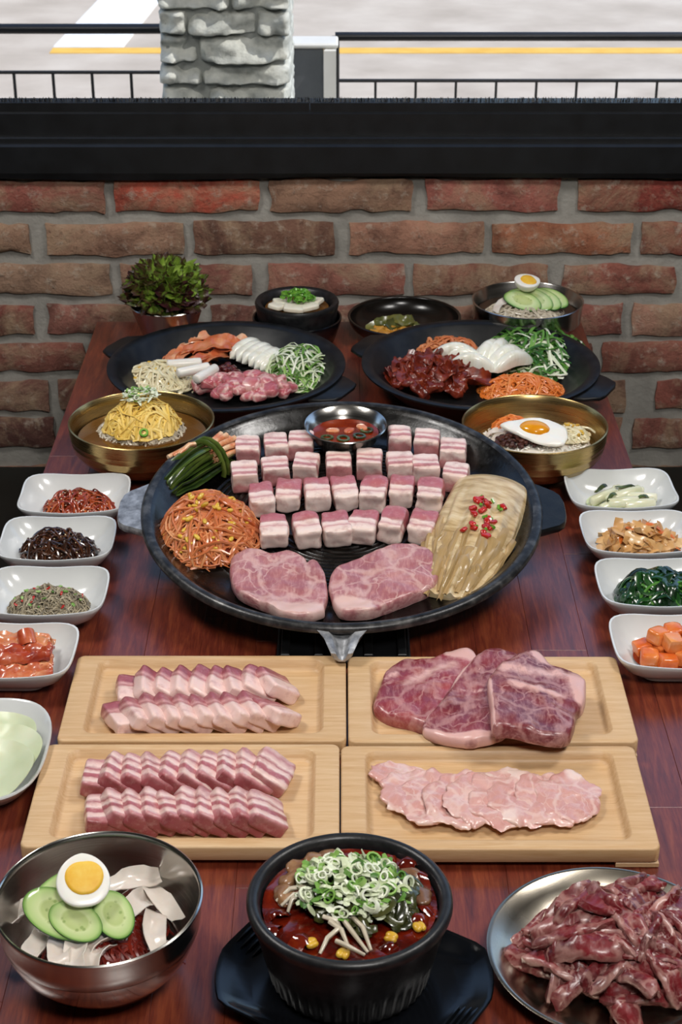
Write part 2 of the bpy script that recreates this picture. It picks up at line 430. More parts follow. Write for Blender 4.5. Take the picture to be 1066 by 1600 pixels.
def brick(x0, x1, z0, z1, c, seed):
    mb = MB(); n1 = max(6, int((x1 - x0) / .016)); n2 = 5; vs = []
    w, h = x1 - x0, z1 - z0
    g = lambda i, j, d: None
    for d in (0, 1):
        for j in range(n2 + 1):
            for i in range(n1 + 1):
                u, v = i / n1, j / n2; x = x0 + w * u; z = z0 + h * v
                e = min(u * w, (1 - u) * w, v * h, (1 - v) * h)
                rd = .0042 * max(0, 1 - e / .008) ** 2
                px = x + .006 * nz((x, 0, z), 34, seed) * (i in (0, n1)) - (u - .5) * .0
                pz = z + (.0058 * nz((x, 1, z), 22, seed) + .0034 * nz((x, 4, z), 70, seed)) * (j in (0, n2))
                if d == 0: vs.append((px, WALL_Y - .004 + rd + .0028 * nz((x, 2, z), 30, seed) + .0018 * nz((x, 2, z), 85, seed), pz))
                else: vs.append((px, WALL_Y + .016, pz))
    N = (n1 + 1) * (n2 + 1); q = lambda i, j: j * (n1 + 1) + i; fs = []
    for j in range(n2):
        for i in range(n1): fs.append((q(i, j), q(i + 1, j), q(i + 1, j + 1), q(i, j + 1)))
    edge = [q(i, 0) for i in range(n1)] + [q(n1, j) for j in range(n2)] + [q(i, n2) for i in range(n1, 0, -1)] + [q(0, j) for j in range(n2, 0, -1)]
    for a, b in zip(edge, edge[1:] + edge[:1]): fs.append((b, a, N + a, N + b))
    mb.add(vs, fs); o = mb.obj('brick', M['brick'], wall)
    cc = lin(c); gr = sum(cc[:3]) / 3; o.color = tuple(1.25 * (.86 * q + .14 * gr) for q in cc[:3]) + (1,)
    return o
k = 0
for ri, (ytop, bl) in enumerate(ROWS):
    d = ray(533, ytop); zt = CAM_H + d.z * (WALL_Y / d.y)
    for (a, b, c) in bl:
        da, db = ray(a, ytop + 22), ray(b, ytop + 22)
        xa, xb = da.x * WALL_Y / da.y, db.x * WALL_Y / db.y
        if xb > -.8 and xa < .8: brick(max(xa, -.78), min(xb, .78), zt - .0535 + .002 * rnd.uniform(-1, 1), zt + .002 * rnd.uniform(-1, 1), c, k)
        k += 1
    for s in (-1, 1):                                     # the courses run on past the frame
        for q in range(4):
            x = .80 + .26 * q + (.06 if ri % 2 else 0)
            brick(min(s * x, s * (x + .24)), max(s * x, s * (x + .24)), zt - .0535, zt, random.Random(k + q).choice(['8a5547', '7e4a3d', '94745c', '9c5648']), k + 50 * q); k += 1
for ri in range(6):                                       # courses behind and below the benches
    zt = -.295 - .075 * ri
    for q in range(22):
        x = -2.5 + .226 * q + (.113 if ri % 2 else 0)
        brick(x, x + .21, max(zt - .0535, -.745), zt, random.Random(900 + ri * 31 + q).choice(['6a3c34', '6e4034', '7d4a3c']), 900 + ri * 31 + q)
# window track along the wall top
win = link('window_1', None, kind='structure')
def wy(py, y):                                            # height of that photo row on an upright plane at y
    d = ray(533, py); return CAM_H + d.z * (y / d.y)
def long_profile(name, prof, mat, x0=-2.6, x1=2.6, wob=0.0):
    mb = MB(); n = 60
    rings = [[(x0 + (x1 - x0) * i / n, y, z + (wob * nz((x0 + (x1 - x0) * i / n, 0, 0), 3.0, 2) if kk == 0 else 0)) for kk, (y, z) in enumerate(prof)] for i in range(n + 1)]
    loft(mb, rings); return mb.obj(name, mat, win, smooth=False)
yf = WALL_Y - .014
long_profile('window_sill', [(yf, wy(280, yf)), (yf - .004, wy(270, yf)), (yf - .004, wy(229, yf)), (yf + .002, wy(226, yf)), (yf + .25, wy(226, yf)), (yf + .25, wy(280, yf))], M['black_metal'], wob=.006)
y2 = yf + .012
long_profile('lower_track', [(y2, wy(226, y2) - .004), (y2, wy(217, y2)), (y2 + .004, wy(215, y2)), (y2 + .22, wy(215, y2)), (y2 + .22, wy(226, y2) - .004)], M['black_metal'])
y3 = yf + .028
long_profile('sash_rail', [(y3, wy(215, y3) - .004), (y3, wy(178, y3)), (y3 + .004, wy(176, y3)), (y3 + .1, wy(176, y3)), (y3 + .1, wy(215, y3) - .004)], M['black_metal'])
y4 = yf + .034
for xa, xb in ((-2.6, -.052), (-.0505, 2.6)):
    long_profile('brush_holder', [(y4, wy(176, y4) - .004), (y4, wy(161, y4)), (y4 + .02, wy(161, y4)), (y4 + .02, wy(176, y4) - .004)], M['black_metal'], xa, xb)
m = MB(); r_ = random.Random(9); zb = wy(161, y4)
for i in range(1500):
    x = -.75 + 1.5 * r_.random(); h = .002 + .006 * r_.random(); dx = r_.gauss(0, .0012)
    tube(m, [(x, y4 + .006 + .008 * r_.random(), zb - .002), (x + dx, y4 + .01, zb + h)], [.0007, .0004], 3)
m.obj('brush_bristle', M['black_metal'], win, kind='stuff')
for s in (-1, 1):
    m = MB(); box(m, s * 2.55 - .05, s * 2.55 + .05, WALL_Y, WALL_Y + .12, .3, 1.56); m.obj('window_jamb', M['black_metal'], win, smooth=False)
m = MB(); box(m, -2.6, 2.6, WALL_Y, WALL_Y + .12, 1.5, 1.56); m.obj('window_head', M['black_metal'], win, smooth=False)

# ------------------------------------------------------------------ the street outside
GZ = -.90
m = MB(); box(m, -40, 40, WALL_Y + .2, 60, GZ - .1, GZ); road = struct('road', m, M['asphalt'])
ya = P(300, 80, GZ).y
m = MB(); xa = P(80, 80, GZ).x; box(m, xa, 30, ya - .06, ya + .07, GZ, GZ + .004); m.obj('yellow_line', M['line_yellow'], road, smooth=False)
m = MB(); p0, p1 = P(80, 79, GZ), P(190, 79, GZ); q0, q1 = P(155, 0, GZ), P(252, 0, GZ)
e0, e1 = p0 + (q0 - p0) * 3, p1 + (q1 - p1) * 3
m.add([(v.x, v.y, GZ + z) for z in (0, .005) for v in (p0 + Vector((0, .07, 0)), p1 + Vector((0, .07, 0)), e1, e0)], [(4, 5, 6, 7), (0, 1, 5, 4), (1, 2, 6, 5), (2, 3, 7, 6), (3, 0, 4, 7)])
m.obj('crossing_stripe', M['line_white'], road, smooth=False)
FY = 4.25
def fence(name, label, xa, xb, top, low, step, first, rt, rl, rb):
    t = thing(name, label, 'fence', ((xa + xb) / 2, FY, GZ))
    def part(nm, pts, r, n=10):
        mb = MB(); tube(mb, [(p[0] - (xa + xb) / 2, p[1] - FY, p[2] - GZ) for p in pts], r, n); return mb.obj(nm, M['rail'], t)
    zt, zl = wy(top, FY), wy(low, FY)
    part('top_rail', [(xa, FY, zt), (xb, FY, zt)], rt, 12)
    part('middle_rail', [(xa, FY, zl), (xb, FY, zl)], rl)
    part('bottom_rail', [(xa, FY, GZ + .12), (xb, FY, GZ + .12)], rl)
    x = first; s = 1 if xb > first + .3 else -1
    while xa - .001 <= x <= xb + .001:
        part('baluster', [(x, FY, GZ + .12), (x, FY, zl)], rb, 6); x += step
    for x in (xa, xb): part('post', [(x, FY, GZ), (x, FY, zt)], rt, 10)
sx = lambda px, y, py=120: ray(px, py).x * (y / ray(px, py).y)
fence('railing', 'black metal railing with thick top rail beside the stone pillar and white road stripe', sx(22, FY) - 1.4, sx(262, FY), 45, 113, sx(83, FY) - sx(22, FY), sx(22, FY) - 14 * (sx(83, FY) - sx(22, FY)) + 0, .0125, .0045, .0042)
fence('railing', 'black metal railing running from the gray cabinet along the yellow road line', sx(524, FY), sx(524, FY) + 2.2, 57, 126, sx(587, FY) - sx(524, FY), sx(524, FY), .011, .0045, .0036)
# stone pillar
PY = 3.62
pl = thing('stone_pillar', 'pillar of rough gray painted stone blocks standing outside the window', 'pillar', ((sx(250, PY) + sx(455, PY)) / 2, PY, GZ))
pw = sx(455, PY) - sx(250, PY)
m = MB(); box(m, -pw / 2 + .015, pw / 2 - .015, .012, .28, 0, 1.9); m.obj('joint', M['stone_joint'], pl, smooth=False)
rows = [(157, 137, [.36]), (131, 102, [.32]), (97, 57, [.3]), (54, 18, [.22, .75]), (14, -22, [.55]), (-26, -58, [.3])]
def stone(x0, x1, z0, z1, seed):
    mb = MB(); w, h = x1 - x0, z1 - z0
    def f(q):
        x, y, z = q
        if y < -.05: y -= .018 + .032 * (nz((x, z, 0), 16, seed) + .6 * nz((x, z, 0), 42, seed)) - .02 * (z / h)
        return (x, y, z)
    lump(mb, (w, .3, h), 14, 10, .004, 40, seed, c=((x0 + x1) / 2, .16, (z0 + z1) / 2), fn=f)
    mb.obj('stone', M['stone'], pl)
sd = 0
zlist = [(wy(a, PY) - GZ, wy(b, PY) - GZ, sp) for a, b, sp in rows]
z = zlist[0][0] - .008
while z > .04:
    zlist.append((max(z - .052, .0), z - .004, [.35 + .3 * ((sd * 7) % 3 - 1) * .4])); z -= .058; sd += 1
z = zlist[5][1] + .008
while z < 1.85: zlist.append((z, z + .05, [.4 + .2 * ((sd % 3) - 1)])); z += .058; sd += 1
for za, zb, sp in zlist:
    xs = [-pw / 2] + [-pw / 2 + pw * s for s in sp] + [pw / 2]
    for a, b in zip(xs, xs[1:]): stone(a + .001, b - .001, za, zb, sd); sd += 1
# building over the road
hb = thing('street_building', 'plain gray building across the road', 'building', (-9, 17, GZ))
m = MB(); box(m, -12, 10.2, 0, 6, 0, 9); m.obj('wall', M['facade'], hb, smooth=False)
m = MB(); box(m, -12.2, 10.4, -.3, 6.2, 9.001, 9.4); m.obj('roof', M['gray_metal'], hb, smooth=False)
for i in range(7):
    for j in range(3):
        m = MB(); box(m, -11 + 3 * i, -9.4 + 3 * i, -.06, .05, 1.4 + 2.6 * j, 3.0 + 2.6 * j); m.obj('window', M['window_glass'], hb, smooth=False)
# gray cabinet next to the pillar
CY = 4.05
cb = thing('utility_cabinet', 'gray sheet metal cabinet with white top between pillar and railing', 'cabinet', (sx(480, CY), CY, GZ))
cw = sx(506, CY) - sx(455, CY); hz = wy(75, CY) - GZ
m = MB(); box(m, -cw / 2 - .03, cw / 2, 0, .07, 0, hz, b=.004); m.obj('body', M['gray_metal'], cb, smooth=False)
m = MB(); box(m, -cw / 2 - .04, cw / 2 + .035, -.01, .08, hz, hz + .012, b=.004); m.obj('lid', M['white_cap'], cb, smooth=False)
m = MB(); box(m, cw / 2 + .001, cw / 2 + .03, -.015, .05, 0, hz - .001, b=.003); m.obj('side_post', M['white_cap'], cb, smooth=False)

# ------------------------------------------------------------------ table and benches
TX, TW = -.003, .412
tb = thing('dining_table', 'long dark red-brown varnished wooden table set against the brick wall', 'table', (TX, 1.7, -.75))
rnd = random.Random(12)
ypl, Y0, Y1 = 0, .55, 2.716
cols = 13; w = 2 * TW / cols
for c in range(cols):
    y = Y0 - rnd.random() * .35
    while y < Y1 - .02:
        ya, yb = max(y, Y0), min(y + .36 + .18 * rnd.random(), Y1)
        if Y1 - yb < .1: yb = Y1
        if yb - ya > .03:
            m = MB(); box(m, -TW + c * w + .00008, -TW + (c + 1) * w - .00008, ya + .00008 - 1.7, yb - .00008 - 1.7, .716, .75 - rnd.random() * .0002, b=.0003)
            m.obj('plank', M['table'], tb, smooth=False)
        y = yb
m = MB(); box(m, -TW + .03, TW - .03, Y0 + .03 - 1.7, Y1 - .03 - 1.7, .66, .7159); m.obj('apron', M['darkwood'], tb, smooth=False)
for sx_ in (-1, 1):
    for yy in (.62, 2.62):
        m = MB(); box(m, sx_ * (TW - .07) - .035, sx_ * (TW - .07) + .035, yy - 1.735, yy - 1.665, 0, .6599, b=.004); m.obj('leg', M['darkwood'], tb, smooth=False)
for s, nm in ((-1, 'dark vinyl bench along the table side nearest the lettuce cup'), (1, 'dark vinyl bench along the table side nearest the spinach dish')):
    b = thing('bench', nm, 'bench', (s * .74, 1.9, -.75))
    m = MB(); box(m, -.22, .22, -1.2, .85, 0, .40, b=.006); m.obj('base', M['darkwood'], b, smooth=False)
    m = MB(); box(m, -.235, .235, -1.21, .853, .4001, .467, b=.018); m.obj('seat', M['vinyl'], b)
# ------------------------------------------------------------------ burner and grill pan
bx, by = .003, 1.855
gb = thing('gas_burner', 'black gas burner frame set on the table under the big grill pan', 'burner', (bx, by, 0))
m = MB(); box(m, -.076, .076, -.235, .2, 0, .010, b=.002); m.obj('body', M['black_metal'], gb, smooth=False)
for x in (-.066, -.028, .028, .066):
    m = MB(); box(m, x - .005, x + .005, -.232, .195, .0101, .017, b=.001); m.obj('support_bar', M['black_metal'], gb, smooth=False)
m = MB(); lathe(m, [(.045, .0171), (.052, .0171), (.052, .024), (.045, .024), (.045, .0171)], 40, c=(0, -.03, 0)); m.obj('burner_ring', M['iron'], gb)
gp = thing('grill_pan', 'big round black cast iron grill pan leaning to its spout and loaded with pork', 'pan', matrix=PAN)
R = .246
prof = [(0, -.0245)]
k = .035
while k < .172:
    prof += [(k, -.0245), (k + .0022, -.0232), (k + .0044, -.0245)]; k += .0068
prof += [(.19, -.0243), (.206, -.0225), (.219, -.014), (.229, -.004), (.234, .0005), (.239, .0022), (.2435, .0015), (R, -.0015), (R, -.0055), (.241, -.009), (.233, -.0125), (.222, -.026), (.205, -.034), (.15, -.036), (0, -.036)]
m = MB(); lathe(m, prof, 128); pb = m.obj('pan_body', M['pan'], gp); pb.matrix_parent_inverse = Matrix()
m = MB(); lathe(m, [(.2345, .0009), (.239, .0029), (.2438, .0021), (R + .0006, -.0013), (R + .0006, -.0058), (.2405, -.0092), (.2405, -.006), (.2345, -.002), (.2345, .0009)], 128); m.obj('rim', M['worn_iron_rim'] if 'worn_iron_rim' in M else M['iron'], gp)
def handle(nm, a, mat):
    mb = MB(); outl = [(.236, -.054), (.246, -.049), (.256, -.043), (.265, -.038), (.272, -.030), (.2755, -.016), (.276, 0), (.2755, .016), (.272, .030), (.265, .038), (.256, .043), (.246, .049), (.236, .054)]
    rot = Matrix.Rotation(a, 4, 'Z'); rings = []
    for z, s in ((-.0125, .97), (-.011, 1), (-.004, 1), (-.002, .975)):
        rings.append([tuple(rot @ Vector((.238 + (x - .238) * s, y * s, z - .10 * (x - .238)))) for x, y in outl])
    loft(mb, rings); mb.obj(nm, mat, gp)
handle('handle', PI, M['worn_iron']); handle('handle', 0, M['iron'])  # first handle coloured pale for the light it reflects, second kept dark
m = MB(); rings = []
for y, w_, zt, zb in ((-.236, .036, .001, -.012), (-.246, .027, -.0015, -.017), (-.256, .020, -.0035, -.021), (-.268, .0155, -.0065, -.023), (-.276, .012, -.009, -.021)):
    g = .55 * w_
    rings.append([(-w_, y, zt), (-g, y, zt - .001), (-g * .55, y, zt - .008), (0, y, zt - .0105), (g * .55, y, zt - .008), (g, y, zt - .001), (w_, y, zt), (w_ * .75, y, zb + .004), (w_ * .3, y, zb), (-w_ * .3, y, zb), (-w_ * .75, y, zb + .004)])
loft(m, rings); m.obj('spout', M['worn_iron'], gp)
for o in gp.children: o.matrix_parent_inverse = Matrix()

# ------------------------------------------------------------------ bowls, pots, dishes
def vessel(name, label, cat, px, py, zr, prof, mat, part='body', n=96, extra=None, group=None):
    p = P(px, py, zr); t = thing(name, label, cat, (p.x, p.y, 0), group=group)
    mb = MB(); lathe(mb, prof, n); mb.obj(part, mat, t)
    return t
def bowl_prof(R, H, foot, th=.0025, rim=.003, wall=.93, bulge=.5, floor=.012, band=None, footh=.004):
    o = [(foot * .9, 0), (foot, .0008), (foot, footh), (foot + .003, footh + .002)]
    N = 14; pts = []
    for i in range(1, N + 1):
        a = i / N; pts.append((foot + (R - foot) * sin(a * PI / 2) ** bulge, footh + .002 + (H - footh - .004) * (1 - cos(a * PI / 2)) ** .85))
    o += pts
    o += [(R + rim * .3, H - .001), (R, H), (R - rim * .6, H), (R - rim, H - .0018)]
    for (r, z) in reversed(pts[1:-1]):
        if r - th > .01 and z + th * .4 > floor: o.append((r - th - .0006, z + th * .3))
    o += [(max(foot - .012, .01), floor), (0, floor)]
    return [(0, .003), (foot * .85, .003)] + o
# front steel bowl (two tone: satin band over a mirror belly)
V = {}
V['front_bowl'] = thing('steel_bowl', 'large polished steel bowl of red noodles with radish, cucumber and half egg', 'bowl', tuple(P(154, 1400, .085).xy) + (0,))
Rb = .0875
o_ = [(0, .004), (.030, .004), (.034, 0), (.036, .001), (.037, .005), (.052, .010), (.066, .020), (.076, .034), (.0825, .050), (.0838, .055)]
m = MB(); lathe(m, o_, 96); m.obj('lower_body', M['steel_mirror'], V['front_bowl'])
o_ = [(.0838, .0552), (.0846, .056), (.086, .066), (.0868, .080), (.0882, .0835), (.0882, .0852), (.0868, .0862), (.0853, .0852), (.0848, .080), (.0838, .062), (.080, .048), (.073, .034), (.062, .021), (.046, .0125), (.02, .011), (0, .011)]
m = MB(); lathe(m, o_, 96); m.obj('upper_body', M['steel'], V['front_bowl'])
# brass bowls
def brass(px, py, label):
    zr = .076; Rr = 114 / SC(py, zr)
    p = P(px, py, zr); t = thing('brass_bowl', label, 'bowl', (p.x, p.y, 0))
    mb = MB(); lathe(mb, [(0, .004), (.038, .004), (.042, 0), (.045, .001), (.046, .006), (.062, .012), (.078, .021), (.089, .031), (Rr - .0075, .038), (Rr - .0068, .0385)], 96); mb.obj('lower_body', M['brass'], t)
    mb = MB(); lathe(mb, [(Rr - .0068, .0387), (Rr - .0055, .0392), (Rr - .003, .049), (Rr - .0026, .0495), (Rr - .0026, .051), (Rr - .0014, .058), (Rr - .0012, .0585), (Rr - .0012, .0595), (Rr, .0735), (Rr, .0755), (Rr - .0015, .0765), (Rr - .003, .0755), (Rr - .0042, .062), (Rr - .009, .043), (.082, .029), (.066, .018), (.04, .0125), (0, .012)], 96)
    mb.obj('upper_body', M['brass'], t); return t
V['brass_l'] = brass(221, 655, 'brass bowl of cold noodles in broth topped with egg strips')
V['brass_r'] = brass(836, 661, 'brass bowl of mixed rice topped with a fried egg')
# cold noodle bowl at the wall
zr = .066; Rr = 86 / SC(468, zr); p = P(825, 468, zr)
V['back_bowl'] = thing('steel_bowl', 'wide steel bowl with straight sides holding noodles and egg by the wall', 'bowl', (p.x, p.y, 0))
m = MB(); lathe(m, [(0, .004), (.05, .004), (.055, 0), (.06, .002), (.072, .014), (Rr - .004, .030), (Rr - .002, .034), (Rr, .060), (Rr + .0012, .0655), (Rr - .0005, .0665), (Rr - .0025, .065), (Rr - .0035, .036), (.07, .019), (0, .016)], 96); m.obj('body', M['steel'], V['back_bowl'])
# lettuce cup
p = P(261, 474, .066)
V['cup'] = thing('steel_cup', 'tapered steel cup holding a bunch of red leaf lettuce', 'cup', (p.x, p.y, 0))
m = MB(); lathe(m, [(0, .003), (.036, .003), (.037, 0), (.038, .001), (.060, .064), (.0615, .0655), (.0605, .067), (.0585, .066), (.0365, .006), (0, .006)], 64); m.obj('body', M['steel'], V['cup'])
# stoneware pot at the wall on its black stand
p = P(464, 469, .0695); Rr = 66 / SC(469, .0695)
V['back_pot'] = thing('stoneware_pot', 'small black stoneware pot of tofu stew in a black holder by the wall', 'pot', (p.x, p.y, .006))
m = MB(); lathe(m, [(0, 0), (.045, 0), (.05, .002), (.06, .02), (.0655, .036), (.0658, .042), (.067, .048), (Rr - .001, .055), (Rr, .060), (Rr - .002, .064), (Rr - .006, .0645), (Rr - .0105, .061), (.055, .05), (.052, .03), (0, .02)], 80); m.obj('body', M['stoneware'], V['back_pot'])
t = thing('pot_holder', 'round black holder ring under the small tofu stew pot', 'pot holder', (p.x, p.y, 0))
m = MB(); lathe(m, [(0, 0), (.055, 0), (.062, .003), (.071, .030), (.0735, .038), (.0735, .041), (.071, .042), (.0692, .040), (.0668, .030), (.058, .0055), (0, .0055)], 80); m.obj('body', M['melamine'], t)
# black dish of pickles
zr = .037; p = P(632, 495, zr); Rr = 87.5 / SC(495, zr)
V['black_dish'] = thing('black_bowl', 'shallow black-brown glazed bowl of pickles between stew pot and steel bowl', 'bowl', (p.x, p.y, 0))
m = MB(); lathe(m, bowl_prof(Rr, .04, .04, .003, .004, bulge=.75, floor=.012), 80); m.obj('body', M['dark_glaze'], V['black_dish'])
# two wide cooking pans
def wide_pan(px, py, label, hand):
    zr = .052; Rr = 186 / SC(py, zr); p = P(px, py, zr)
    t = thing('cooking_pan', label, 'pan', (p.x, p.y, 0))
    mb = MB(); lathe(mb, [(0, 0), (.115, 0), (.125, .002), (.150, .026), (Rr - .012, .045), (Rr - .004, .048), (Rr, .050), (Rr, .0525), (Rr - .003, .0535), (Rr - .012, .0525), (Rr - .018, .049), (.146, .027), (.128, .011), (.118, .0085), (0, .008)], 112)
    mb.obj('pan_body', M['iron'], t)
    for a in hand:
        hb = MB(); c, s = cos(a), sin(a); rings = []
        for z, k in ((.0415, .96), (.043, 1), (.0465, 1), (.048, .96)):
            rings.append([(c * x - s * y, s * x + c * y, z) for x, y in [(Rr - .010 + (u - Rr + .010) * k, v * k) for u, v in [(Rr - .010, -.052), (Rr + .006, -.046), (Rr + .024, -.034), (Rr + .028, -.02), (Rr + .028, .02), (Rr + .024, .034), (Rr + .006, .046), (Rr - .010, .052)]]])
        loft(hb, rings); hb.obj('handle', M['iron'], t)
    return t, p, Rr
V['pan_l'], PL, RL = wide_pan(354, 568, 'black cast iron pan of raw pork, kimchi, sprouts and scallions', (rad(152), rad(-28)))
V['pan_r'], PR, RR_ = wide_pan(751, 566, 'black cast iron pan of red marinated pork, carrot and greens', (rad(152), rad(-28)))
# sauce cup on the grill
g = G(540, 701)
V['sauce'] = thing('sauce_cup', 'small steel cup of red sauce standing on the grill pan', 'cup', matrix=PAN @ Matrix.Translation((g.x, g.y, -.0232)) @ Matrix.Rotation(rad(-4), 4, 'X'))
m = MB(); lathe(m, [(0, .002), (.026, .002), (.028, 0), (.031, .001), (.038, .012), (.0475, .030), (.0525, .0405), (.0545, .0425), (.0535, .0440), (.0515, .0430), (.046, .030), (.036, .011), (.028, .004), (0, .004)], 72); m.obj('body', M['steel_sauce'] if 'steel_sauce' in M else M['steel'], V['sauce'])
# front stew pot and tray
zr = .095; p = P(546.5, 1398, zr); Rr = 161 / SC(1398, zr)
V['pot'] = thing('stoneware_pot', 'large black stoneware pot of red soup topped with chopped scallions', 'pot', (p.x, p.y, .0095))
def rib(r, z, a):
    if .004 < z < .036 and r > .0665: r += .0011 * sin(a * 46) * min(1, (.036 - z) / .008)
    return r, z
m = MB(); lathe(m, [(0, 0), (.058, 0), (.064, .001), (.0675, .006), (.069, .012), (.0705, .02), (.073, .03), (.0752, .036), (.077, .046), (.080, .058), (.0825, .067), (Rr - .001, .074), (Rr + .0005, .079), (Rr, .083), (Rr - .003, .0855), (Rr - .0065, .0855), (Rr - .0095, .083), (Rr - .011, .077), (.070, .05), (.064, .025), (.055, .015), (0, .014)], 276, fn=rib); m.obj('body', M['stoneware'], V['pot'])
pt = p
t = thing('serving_tray', 'black melamine tray with two ribbed grips under the red soup pot', 'tray', (p.x + .004, p.y - .012, 0))
def tray_outline(s, z, n=72):
    out = []; ax = rad(-33)
    for i in range(n):
        a = 2 * PI * i / n; d = a - ax
        r = .094; ca = abs(cos(d))
        rr = min(.113 / max(ca, 1e-3), .0905 / max(abs(sin(d)), 1e-3), .126)
        r = min(rr, .118)
        out.append(((r + s) * cos(a), (r + s) * sin(a), z))
    return out
m = MB(); loft(m, [tray_outline(-.035, 0), tray_outline(-.03, 0), tray_outline(-.012, .008), tray_outline(-.001, .0175), tray_outline(.001, .019), tray_outline(0, .0205), tray_outline(-.004, .020), tray_outline(-.014, .012), tray_outline(-.03, .009)]); m.obj('body', M['melamine'], t)
for s in (-1, 1):
    for k in range(4):
        a = rad(-33) + (PI if s < 0 else 0); mb = MB(); pts = []
        for q in range(7):
            v = -.022 + .044 * q / 6; u = .0905 + .0058 * k - .0
            pts.append((cos(a) * u - sin(a) * v, sin(a) * u + cos(a) * v, .0105 + (u - .088) * .42))
        tube(mb, pts, [.0006] + [.0019] * 5 + [.0006], 6); mb.obj('grip_rib', M['melamine'], t)
# wide steel plate of beef
p = P(958, 1482, .02); Rr = 196 / SC(1482, .02)
V['plate'] = thing('steel_plate', 'round satin steel plate with raw sliced beef', 'plate', (p.x, p.y, 0))
m = MB(); lathe(m, [(0, .001), (.07, 0), (.078, .001), (.092, .010), (Rr - .003, .0185), (Rr, .0195), (Rr + .0005, .0206), (Rr - .0015, .0214), (Rr - .004, .0205), (.094, .0135), (.083, .0045), (.076, .0028), (0, .0028)], 112); m.obj('body', M['plate_steel'], V['plate'])

# ------------------------------------------------------------------ white dishes
def square_ring(w, d, s, z, n=64, e=5.0, lift=0.0):
    out = []
    for i in range(n):
        a = 2 * PI * i / n + .001; c, si = cos(a), sin(a); q = (abs(c) ** e + abs(si) ** e) ** (-1 / e)
        out.append((c * q * w / 2 * s, si * q * d / 2 * s, z + lift * (2 * abs(c * si)) ** 2))
    return out
def dish(px, py, w, d, rot, label):
    p = P(px, py, .033)
    t = thing('square_dish', label, 'dish', (p.x, p.y, 0), (0, 0, rot))
    mb = MB(); h = .033
    loft(mb, [square_ring(w, d, .40, .002), square_ring(w, d, .50, 0), square_ring(w, d, .54, .0015), square_ring(w, d, .54, .006), square_ring(w, d, .66, .0085), square_ring(w, d, .85, .019), square_ring(w, d, .97, .0295, lift=.002),
              square_ring(w, d, 1.0, h, lift=.003), square_ring(w, d, .995, h + .0016, lift=.003), square_ring(w, d, .965, h + .0014, lift=.003), square_ring(w, d, .93, h - .003, lift=.0015), square_ring(w, d, .8, .0195), square_ring(w, d, .66, .0115), square_ring(w, d, .58, .0095), square_ring(w, d, .4, .009)])
    mb.obj('body', M['porcelain'], t); return t
DW, DD = .143, .116
DSH = {}
for key, px, py, rt, lab in (('squid', 117, 773, 1, 'white square dish of red shredded squid, nearest the wall of its row'),
                          ('seaweed', 90, 843, 1, 'white square dish of dark brown seaweed stems'),
                          ('anchovy', 73, 925, 0, 'white square dish of tiny dried anchovies'),
                          ('kimchi', 18, 1018, -1, 'white square dish of folded red cabbage kimchi'),
                          ('radish', 970, 765, 2, 'white square dish of pale pickled radish stems'),
                          ('fishcake', 998, 833, 1, 'white square dish of brown fishcake strips'),
                          ('spinach', 1027, 912, 0, 'white square dish of dark green spinach'),
                          ('cubes', 1056, 1004, 0, 'white square dish of red cubed radish kimchi')):
    DSH[key] = dish(px, py, DW, DD, rad(rt), lab)
# oval plate cut by the frame
p = P(-22, 1172, .028)
V['oval'] = thing('oval_plate', 'white oval plate of pale green pickled radish sheets', 'plate', (p.x, p.y, 0))
m = MB(); ov = lambda s, z: square_ring(.128, .182, s, z, e=2.7)
loft(m, [ov(.5, .002), ov(.6, 0), ov(.64, .004), ov(.8, .01), ov(.97, .026), ov(1, .030), ov(.99, .0316), ov(.95, .0305), ov(.86, .0165), ov(.72, .0085), ov(.5, .007)]); m.obj('body', M['porcelain'], V['oval'])

# ------------------------------------------------------------------ bamboo boards
def rr_ring(x0, x1, y0, y1, r, z, k=6):
    out = []
    for cx, cy, a0 in ((x1 - r, y1 - r, 0), (x0 + r, y1 - r, PI / 2), (x0 + r, y0 + r, PI), (x1 - r, y0 + r, 3 * PI / 2)):
        for i in range(k + 1):
            a = a0 + PI / 2 * i / k; out.append((cx + r * cos(a), cy + r * sin(a), z))
    return out
BZ = .023
def board(x0, x1, y0, y1, label, gi):
    cx, cy = (x0 + x1) / 2, (y0 + y1) / 2; X, Y = (x1 - x0) / 2, (y1 - y0) / 2
    t = thing('serving_board', label, 'board', (cx, cy, 0)); mb = MB()
    r = .008; a, b, c, d = gi
    def ins(e, z, rr): return rr_ring(-X + a + e, X - b - e, -Y + c + e, Y - d - e, rr, z)
    loft(mb, [rr_ring(-X + .002, X - .002, -Y + .002, Y - .002, r, .006), rr_ring(-X, X, -Y, Y, r, .008), rr_ring(-X, X, -Y, Y, r, BZ - .002), rr_ring(-X + .0006, X - .0006, -Y + .0006, Y - .0006, r, BZ - .0006), rr_ring(-X + .002, X - .002, -Y + .002, Y - .002, r, BZ),
              ins(-.001, BZ, .0125), ins(.0006, BZ - .0008, .012), ins(.0030, BZ - .0085, .010), ins(.0052, BZ - .0112, .008), ins(.0085, BZ - .0118, .006)])
    mb.obj('body', M['bamboo'], t)
    for s in (-1, 1):
        f = MB(); box(f, s * (X - .021) - .0205, s * (X - .021) + .0205, -Y + .001, Y - .001, 0, .0061, b=.001); f.obj('foot', M['bamboo'], t, smooth=False)
    return t
